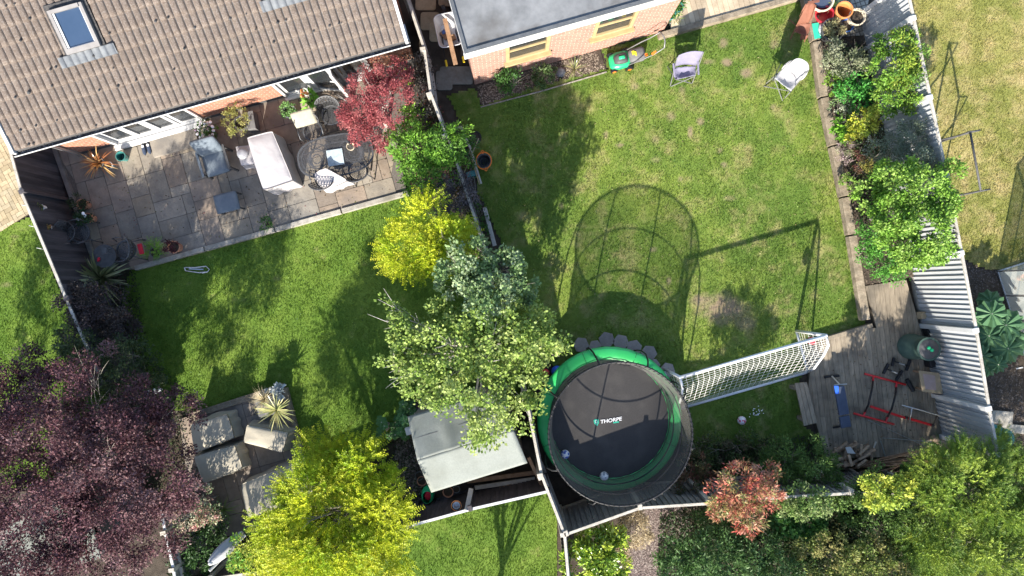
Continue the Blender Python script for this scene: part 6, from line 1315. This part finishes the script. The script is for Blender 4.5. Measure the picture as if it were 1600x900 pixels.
# big leaves beside the shed
def bigleaf(g, c, r, a, tilt, col, lobes=7, n=28, fold=.12):
    c = Vector(c); rot = Matrix.Rotation(a, 3, 'Z') @ Matrix.Rotation(tilt, 3, 'Y'); vs = [c]; tt = [tuple(x*1.15 for x in col)]
    for k_, f in ((0,.5),(1,1.0)):
        for i in range(n):
            th = 2*math.pi*i/n; lob = 1+.09*math.cos(th*lobes)*f; notch = .7+.3*min(1,abs(math.atan2(math.sin(th-math.pi),math.cos(th-math.pi)))*2.2); rr_ = r*f*lob*notch
            vs.append(c+rot @ Vector((rr_*math.cos(th), rr_*math.sin(th), r*fold*math.cos(th*lobes)*f-.18*r*f*f)))
    fs = [(0,1+i,1+(i+1)%n) for i in range(n)]+[(1+i,1+n+i,1+n+(i+1)%n,1+(i+1)%n) for i in range(n)]
    g.add(vs, fs, col)
def bigleaf_plant(name, label, cat, pts, z, r, cols, lobes=7, fold=.12):
    p0 = W(*pts[0][:2], 0); t = thing(name, label, cat, p0); g = MB(); st = MB()
    for (px, py, s) in pts:
        q = W(px, py, z+random.uniform(-.15,.15)); d = Vector((q.x-p0.x, q.y-p0.y, 0)); a = math.atan2(d.y, d.x) if d.length > .02 else random.random()*6; col = random.choice(cols); f = random.uniform(.8,1.2)
        bigleaf(g, q, r*s, a, R(random.uniform(5,28)), tuple(x*f for x in col), lobes, fold=fold); st.tube([(p0.x+d.x*.2,p0.y+d.y*.2,0),(p0.x+d.x*.7,p0.y+d.y*.7,q.z*.7),q], .014, 5)
    g.build('leaves', M['leaf'], t, smooth=False); st.build('stalk', M['palebark'], t); return t
bigleaf_plant('rhubarb_plant', 'large corrugated dark green leaves growing between silver fence and greenhouse', 'plant', [(1560,515,.3),(1550,490,.9),(1572,508,1.0),(1545,525,.9),(1575,545,1.0),(1548,470,.8),(1541,508,.85),(1562,500,.8),(1578,522,1.15),(1590,540,.8),(1555,540,.8),(1532,528,.6),(1568,552,.9),(1535,556,.7),(1545,576,.55),(1582,500,.7),(1525,500,.5),(1560,570,.6)], .75, .33, [(.09,.19,.09),(.07,.15,.08),(.12,.24,.11)], lobes=9, fold=.16)
bigleaf_plant('hosta_plant', 'clump of round mid green leaves left of the grey felt shed', 'plant', [(613,665,.6)]+[(613+random.uniform(-24,24),665+random.uniform(-18,18),random.uniform(.6,1)) for _ in range(26)], .5, .13, [(.09,.20,.06),(.12,.26,.09),(.07,.16,.05)], lobes=5)
bigleaf_plant('hosta_plant', 'smaller clump of green leaves at the top left corner of the grey felt shed', 'plant', [(636,636,.6)]+[(636+random.uniform(-12,12),636+random.uniform(-12,12),random.uniform(.6,1)) for _ in range(14)], .5, .11, [(.07,.16,.05),(.09,.2,.06)], lobes=5)
t = thing('heather', 'purple flowering plant in the dark corner above the felt shed', 'plant', W(655,632,0)); q = W(655,634,.35); foliage('foliage', [(q.x,q.y,.35,.15,.12,.12)], 260, .04, [(.18,.08,.30),(.05,.1,.04)], t, cl=.07, off=tuple(t.location))
# office bed
tree('dark_laurel', 'dark green small leaved shrub at the left end of the office bed', 'shrub', [BL(795,125,.6,20,.3),BL(788,135,.5,13,.25)], 1300, .05, [(.06,.14,.03),(.04,.10,.025)], cl=.11, nbr=4)
tree('low_green_shrub', 'low green shrub below the left office window', 'shrub', [BL(850,118,.4,19,.2),BL(838,128,.35,12,.2)], 1100, .05, [(.07,.13,.04),(.05,.10,.03),(.1,.14,.05)], cl=.11, nbr=4)
t = thing('straggly_plant', 'straggly dry plant at the middle of the office bed', 'plant', W(898,110,0)); q = W(898,108,.1); blade_plant('foliage', (q.x,q.y,.1), 45, .42, .014, [(.25,.26,.1),(.16,.2,.06),(.32,.27,.14)], t, (10,80), .35, off=tuple(t.location))
g = MB(); q = W(876,113,.05); g.ball((q.x,q.y,.06), .12, 9, 5, 1, .5); tag(g.build('pale_rock', M['lead']), 'pale blue grey rock in the office bed', 'rock')
for i,(px,py,lb) in enumerate(((1048,22,'teal pot of leafy greens at the office corner'),(1060,10,'turquoise pot at the top edge by the office corner'))): potplant(lb, px, py, 0 if i==0 else .16, .12, .25, 'potteal', 260, .05, GR, .17)
t = thing('dry_grass_tuft', 'tuft of dry and green growth at the office corner beside the decking', 'plant', W(1052,32,0)); q = W(1056,30,.1); blade_plant('foliage', (q.x,q.y,.1), 90, .32, .012, [(.40,.36,.18),(.22,.27,.07)], t, (10,80), .35, off=tuple(t.location))
tag_box('blue_white_bag', 'white and pale blue packet at the office corner', 'packet', 1053,38,.02,(.2,.12,.08), R(20), 'galv', .02)
# planted border on the right
tree('grey_leaved_shrub', 'grey green small leaved shrub just below the pots', 'shrub', [BL(1318,92,.7,30,.35),BL(1335,108,.7,26,.35),BL(1305,85,.6,18,.3)], 3400, .045, [(.19,.22,.12),(.27,.29,.18),(.13,.16,.08),(.34,.35,.25)], cl=.13, nbr=6)
tree('tall_green_shrub', 'tall mid green shrub leaning on the silver fence near the top', 'shrub', [BL(1405,75,1.7,28,.4),BL(1395,110,1.6,36,.5),BL(1410,140,1.6,34,.5),BL(1385,150,1.3,26,.4),BL(1380,70,1.4,18,.3),BL(1425,90,1.7,16,.3)], 9000, .06, [(.12,.25,.03),(.19,.34,.05),(.08,.17,.03),(.30,.36,.05)], cl=.15, nbr=10, aspect=.5)
tree('fresh_green_plant', 'fresh green broad leaved plant in the middle of the border', 'plant', [BL(1328,140,.7,22,.3),BL(1345,150,.7,20,.3),BL(1350,125,.7,16,.3)], 1500, .07, [(.06,.24,.04),(.09,.32,.06)], cl=.13, nbr=4, aspect=.45)
tree('lime_plant', 'lime green low plant against the sleepers below the grey leaved shrub', 'plant', [BL(1305,125,.5,14,.2),BL(1310,145,.5,10,.2)], 700, .05, [(.24,.36,.05),(.16,.28,.04)], cl=.1, nbr=3)
tree('white_flower_plant', 'green plant with many tiny white flowers against the sleepers', 'plant', [BL(1315,165,.5,16,.22),BL(1325,175,.5,12,.2)], 1000, .035, [(.18,.27,.10),(.5,.52,.42),(.12,.2,.06)], cl=.09, nbr=3)
tree('yellow_shrub', 'yellow variegated shrub in the middle of the border', 'shrub', [BL(1348,190,.9,22,.3),BL(1338,205,.8,16,.25),BL(1360,182,.9,14,.25)], 1800, .055, [(.50,.50,.05),(.42,.44,.05),(.24,.34,.04),(.56,.55,.12)], cl=.11, nbr=4)
tree('leafy_green_plant', 'bright green broad leaved plant against the sleepers left of the yellow shrub', 'plant', [BL(1315,196,.5,14,.2),BL(1320,210,.4,10,.2)], 420, .10, [(.18,.38,.04),(.13,.30,.03)], cl=.1, nbr=3, aspect=.45)
tree('pink_plant', 'low pinkish flowering plant beside the sleepers', 'plant', [BL(1322,230,.4,15,.15),BL(1320,250,.4,9,.12)], 900, .03, [(.35,.25,.26),(.2,.24,.1),(.42,.33,.34)], cl=.09, nbr=3)
tree('mustard_plant', 'small mustard yellow plant in the border beside the olive tree', 'plant', [BL(1354,256,.4,11,.15)], 420, .035, [(.34,.30,.07),(.26,.26,.07)], cl=.08, nbr=2)
tree('red_stem_plant', 'small dark red plant between the mustard plant and the sleepers', 'plant', [BL(1342,240,.4,9,.15),BL(1338,262,.35,8,.12)], 420, .035, [(.14,.05,.045),(.1,.08,.04)], cl=.08, nbr=2)
tree('low_green_plant', 'low mid green plant below the pink flowering plant', 'plant', [BL(1328,282,.4,13,.18),BL(1335,300,.4,10,.18)], 700, .045, [(.14,.26,.04),(.2,.3,.06)], cl=.09, nbr=3)
tree('olive_tree', 'silvery grey green shrub on the silver fence above the big green tree', 'shrub', [BL(1385,235,1.2,28,.4),BL(1420,215,1.5,28,.4),BL(1435,245,1.6,22,.4),BL(1405,255,1.4,30,.4),BL(1440,190,1.5,12,.25)], 7500, .05, [(.14,.18,.12),(.20,.24,.17),(.10,.13,.08),(.28,.31,.24)], cl=.14, nbr=8, aspect=.3)
tree('cherry_tree', 'big bright green tree overhanging the silver fence and the neighbouring lawn', 'tree', [BL(1400,290,1.9,40,.5),BL(1440,300,2.1,44,.5),BL(1395,340,1.9,44,.5),BL(1440,355,2.1,46,.5),BL(1470,320,2.0,24,.4),BL(1460,390,1.9,24,.4),BL(1415,390,1.8,38,.4),BL(1360,300,1.6,22,.3),BL(1480,260,1.9,16,.25)], 17000, .062, [(.15,.30,.035),(.21,.37,.05),(.11,.22,.03),(.28,.42,.09)], cl=.17, trunk=1.0, tr=.06, nbr=18, aspect=.6)
tree('small_leaved_shrub', 'dense fresh green small leaved shrub at the lower left of the big green tree', 'shrub', [BL(1365,365,.9,28,.4),BL(1360,390,.8,24,.35),BL(1375,410,.9,24,.35),BL(1395,425,1.0,20,.3)], 4200, .045, [(.09,.27,.04),(.12,.32,.05),(.07,.2,.03)], cl=.12, nbr=5)
# bottom right
tree('conifer', 'large yellow green feathery conifer in the lower right corner', 'tree', [BL(1500,760,1.8,70,0.60),BL(1560,770,1.9,70,0.60),BL(1480,820,1.7,72,0.60),BL(1545,850,1.7,85,0.60),BL(1600,800,1.7,60,0.60),BL(1480,880,1.4,50,0.45),BL(1540,710,1.4,34,0.38),BL(1460,735,1.3,34,0.38),BL(1600,880,1.7,60,0.45)],
  10500, .045, [(.13,.22,.03),(.20,.30,.035),(.09,.16,.025),(.30,.38,.05),(.07,.12,.02)], kind='frond', cl=.28, trunk=.8, tr=.08, nbr=12, pairs=8, flen=.24, low=-.1, aspect=.34, bias=(0,.1,.3))
tree('willowy_bush', 'dark green narrow leaved bush between the deck and the grey fence', 'shrub', [BL(1225,720,.9,32,.4),BL(1265,715,1.0,36,.45),BL(1285,735,.9,24,.35),BL(1240,745,.9,26,.3),BL(1200,725,.8,18,.3)], 6500, .085, [(.09,.16,.035),(.06,.11,.025),(.13,.22,.05)], cl=.16, nbr=6, aspect=.2)
tree('red_tipped_shrub', 'red tipped photinia shrub rising above the grey fence', 'shrub', [BL(1155,765,2.0,42,.5),BL(1130,780,1.9,32,.4),BL(1190,770,1.9,30,.4),BL(1160,805,1.8,32,.4),BL(1195,745,1.8,20,.3)], 5600, .085, [(.42,.08,.065),(.48,.17,.12),(.20,.26,.07),(.32,.12,.07),(.28,.30,.11),(.5,.28,.2)], cl=.14, trunk=.8, tr=.04, nbr=10, aspect=.32)
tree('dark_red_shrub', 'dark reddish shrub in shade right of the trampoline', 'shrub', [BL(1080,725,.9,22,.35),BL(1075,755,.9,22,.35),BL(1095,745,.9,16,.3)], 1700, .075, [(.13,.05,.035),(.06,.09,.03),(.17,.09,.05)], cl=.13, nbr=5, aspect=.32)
tree('yellow_variegated_shrub', 'bright yellow green variegated shrub at the top of the hedge', 'shrub', [BL(1375,765,2.0,30,.3),BL(1400,770,1.9,24,.3),BL(1370,782,1.9,20,.3),BL(1410,755,1.8,16,.25)], 2600, .065, [(.46,.48,.07),(.34,.42,.06),(.2,.3,.04)], cl=.12, nbr=5)
tree('fence_climber', 'light green climbing plant over the grey fence right of the red tipped shrub', 'shrub', [BL(1250,785,1.6,28,.35),BL(1230,790,1.5,18,.3),BL(1280,785,1.6,22,.3)], 3200, .055, [(.20,.28,.08),(.12,.22,.05),(.28,.34,.14)], cl=.12, nbr=4)
tree('round_leaved_bush', 'dark round leaved bush below the light green climber', 'shrub', [BL(1232,812,1.1,26,.35),BL(1262,815,1.1,22,.35)], 1500, .10, [(.06,.15,.03),(.08,.2,.05)], cl=.14, nbr=4, aspect=.8)
tree('hedge_bush', 'mid green mixed hedge bush between the climber and the conifer', 'shrub', [BL(1335,790,1.5,34,.4),BL(1400,800,1.5,36,.45),BL(1420,745,1.5,28,.4),BL(1370,765,1.5,34,.3),BL(1310,768,1.2,20,.3),BL(1415,765,1.6,40,.4),BL(1430,850,1.4,40,.4)], 15000, .055, [(.08,.14,.03),(.12,.20,.045),(.05,.10,.02)], cl=.16, nbr=6)
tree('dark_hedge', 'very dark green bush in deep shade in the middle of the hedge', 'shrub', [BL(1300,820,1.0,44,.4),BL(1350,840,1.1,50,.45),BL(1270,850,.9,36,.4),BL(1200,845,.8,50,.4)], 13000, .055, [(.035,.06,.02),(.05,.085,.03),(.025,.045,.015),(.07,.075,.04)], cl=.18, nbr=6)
tree('olive_green_bush', 'yellowish green bush at the bottom edge left of the conifer', 'shrub', [BL(1300,875,1.6,48,.4),BL(1350,885,1.7,46,.4),BL(1260,860,1.5,20,.3),BL(1400,880,1.5,34,.4),BL(1330,900,1.6,50,.4)], 10500, .06, [(.17,.22,.05),(.12,.18,.035),(.26,.28,.08),(.3,.26,.1)], cl=.16, nbr=10, aspect=.5)
tree('rhododendron', 'dark green whorled leaf bush at the bottom edge right of the gravel', 'shrub', [BL(1120,880,1.2,52,.45),BL(1080,870,1.0,40,.4),BL(1055,890,.9,34,.4),BL(1110,840,.7,40,.3),BL(1180,870,1.2,48,.4),BL(1150,840,.9,36,.35),BL(1230,890,1.2,40,.4)], 10500, .10, [(.075,.15,.04),(.05,.11,.03),(.10,.18,.06)], cl=.15, nbr=6, aspect=.28)
tree('laurel_bush', 'bright yellow green laurel at the bottom edge beside the pale topped fence', 'shrub', [BL(930,865,1.3,36,.4),BL(910,885,1.3,34,.4),BL(955,850,1.2,26,.35),BL(950,890,1.2,30,.35),BL(905,850,1.1,18,.3)], 9000, .09, [(.22,.36,.03),(.36,.46,.04),(.14,.26,.03),(.44,.50,.07)], cl=.15, nbr=6, aspect=.4, m='leaf_gloss')
t = thing('dead_shrub', 'pale dried out shrub beside the laurel and the gravel', 'shrub', W(990,830,0)); q = W(992,820,.5)
foliage('foliage', [(q.x,q.y,.7,.36,.45,.35),(W(985,862,.3).x,W(985,862,.3).y,.3,.28,.35,.2)], 4200, .06, [(.42,.34,.20),(.34,.26,.15),(.5,.42,.28)], t, cl=.17, aspect=.25, off=tuple(t.location)); g = MB(); branches((q.x,q.y,0), [(q.x+random.uniform(-.4,.4), q.y+random.uniform(-.5,.4), random.uniform(.4,.9)) for _ in range(9)], .012, g); g.build('stem', M['bark'], t)
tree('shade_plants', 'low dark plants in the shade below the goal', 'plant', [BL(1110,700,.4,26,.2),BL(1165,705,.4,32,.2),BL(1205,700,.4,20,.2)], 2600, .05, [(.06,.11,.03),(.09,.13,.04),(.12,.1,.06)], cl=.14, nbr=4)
t = thing('daisies', 'small white flowers in the shaded grass near the goal', 'flowers', W(1182,645,0)); g = MB()
for i in range(26): q = W(1182+random.gauss(0,5), 645+random.gauss(0,5), .06); g.ball(q, .012, 6, 4)
g.build('flowers', M['tlogo'], t)
# trees just outside the frame whose shade falls into it
tree('garden_tree', 'leafy tree just below the frame shading the bottom lawn', 'tree', [BL(700,1150,2.6,60,.7),BL(790,1180,2.8,50,.7)], 2600, .10, APP, cl=.25, trunk=1.4, tr=.08, nbr=8)
tree('garden_tree', 'leafy tree just below the frame behind the conifer', 'tree', [BL(1250,1060,2.4,80,.7),BL(1400,1080,2.4,80,.7)], 3200, .10, APP, cl=.28, trunk=1.4, tr=.08, nbr=8)

def litter(name, poly_px, n, size, cols, label, cat, zt=.25, z0=.0):
    poly = PX(poly_px, z0); xs = [p[0] for p in poly]; ys = [p[1] for p in poly]; x = rng.uniform(min(xs), max(xs), n*2); y = rng.uniform(min(ys), max(ys), n*2); k = pip(x, y, poly); x, y = x[k][:n], y[k][:n]; n = len(x)
    P_ = np.stack([x, y, z0+zt*rng.random(n)*(0.3+fbm(x,y,1.5))], 1); N = rng.normal(size=(n,3))*.5+np.array((0,0,1)); D = rng.normal(size=(n,3))*np.array((1,1,.3)); l = size*(.6+.8*rng.random(n))
    V, Fc = leaf_quads(P_, D, N, l, l*.55); o = stuff(npmesh(name, V, Fc, M['leaf'], np.repeat(np.array(cols)[rng.integers(0,len(cols),n)]*(.7+.6*rng.random(n))[:,None], 4, 0))); o['label'] = label; o['category'] = cat
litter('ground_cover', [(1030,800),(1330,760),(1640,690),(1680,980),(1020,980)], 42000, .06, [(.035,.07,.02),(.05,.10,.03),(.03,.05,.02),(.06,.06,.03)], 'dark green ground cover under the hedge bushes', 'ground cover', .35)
litter('ground_cover', [(1265,735),(1300,715),(1480,712),(1470,745),(1290,760)], 2500, .06, [(.07,.05,.03),(.05,.08,.03),(.1,.07,.04)], 'leaf litter behind the log heap', 'leaf litter', .1)
litter('ground_cover', [(1060,690),(1290,680),(1300,750),(1070,770)], 7000, .055, [(.05,.09,.03),(.07,.11,.03),(.06,.05,.03)], 'low weeds along the grey fence below the goal', 'ground cover', .2)
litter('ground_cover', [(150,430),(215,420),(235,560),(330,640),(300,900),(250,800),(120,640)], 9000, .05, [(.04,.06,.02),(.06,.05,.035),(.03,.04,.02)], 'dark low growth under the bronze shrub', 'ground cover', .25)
litter('ground_cover', [(640,290),(730,280),(760,340),(830,560),(800,600),(740,420),(660,330)], 7000, .05, [(.05,.09,.025),(.04,.06,.02),(.07,.05,.03)], 'low growth along the old fence between the lawns', 'ground cover', .3)
litter('ground_cover', [(1290,75),(1345,70),(1430,425),(1360,440)], 6000, .05, [(.06,.12,.03),(.10,.16,.05),(.05,.08,.03),(.09,.07,.05)], 'low green growth between the border shrubs', 'ground cover', .2, .15)
litter('ground_cover', [(600,690),(650,650),(672,800),(620,850),(480,840),(480,770)], 5000, .05, [(.04,.07,.02),(.06,.05,.03)], 'weeds and dead leaves beside the gold tree', 'ground cover', .15)
litter('fallen_leaves', [(610,100),(650,95),(740,270),(640,300)], 2500, .045, [(.22,.06,.06),(.06,.10,.03),(.1,.07,.05)], 'fallen red leaves and weeds under the red maple', 'leaf litter', .08, .02)

litter('clover', [(752,170),(1037,60),(1270,0),(1330,300),(1345,500),(1060,580),(870,540),(760,280)], 5000, .03, [(.10,.19,.04),(.06,.13,.03),(.30,.26,.12),(.22,.30,.08)], 'clover and dry leaves scattered through the worn lawn', 'ground cover', .03, .03)
litter('clover', [(215,430),(620,315),(700,420),(600,650),(480,700),(440,600),(260,620)], 2500, .03, [(.08,.18,.03),(.06,.12,.03),(.16,.26,.05)], 'clover leaves scattered through the left lawn', 'ground cover', .03, .03)
litter('fallen_leaves', [(120,260),(600,130),(636,295),(215,415)], 420, .035, [(.16,.10,.05),(.07,.05,.03),(.14,.15,.05),(.2,.06,.06)], 'a few small dead leaves blown over the stone patio', 'leaf litter', .01, .125)
litter('fallen_leaves', [(1300,560),(1400,520),(1470,700),(1300,705)], 320, .035, [(.16,.10,.05),(.07,.05,.03),(.24,.2,.12)], 'dead leaves and debris on the lower deck', 'leaf litter', .01, .155)
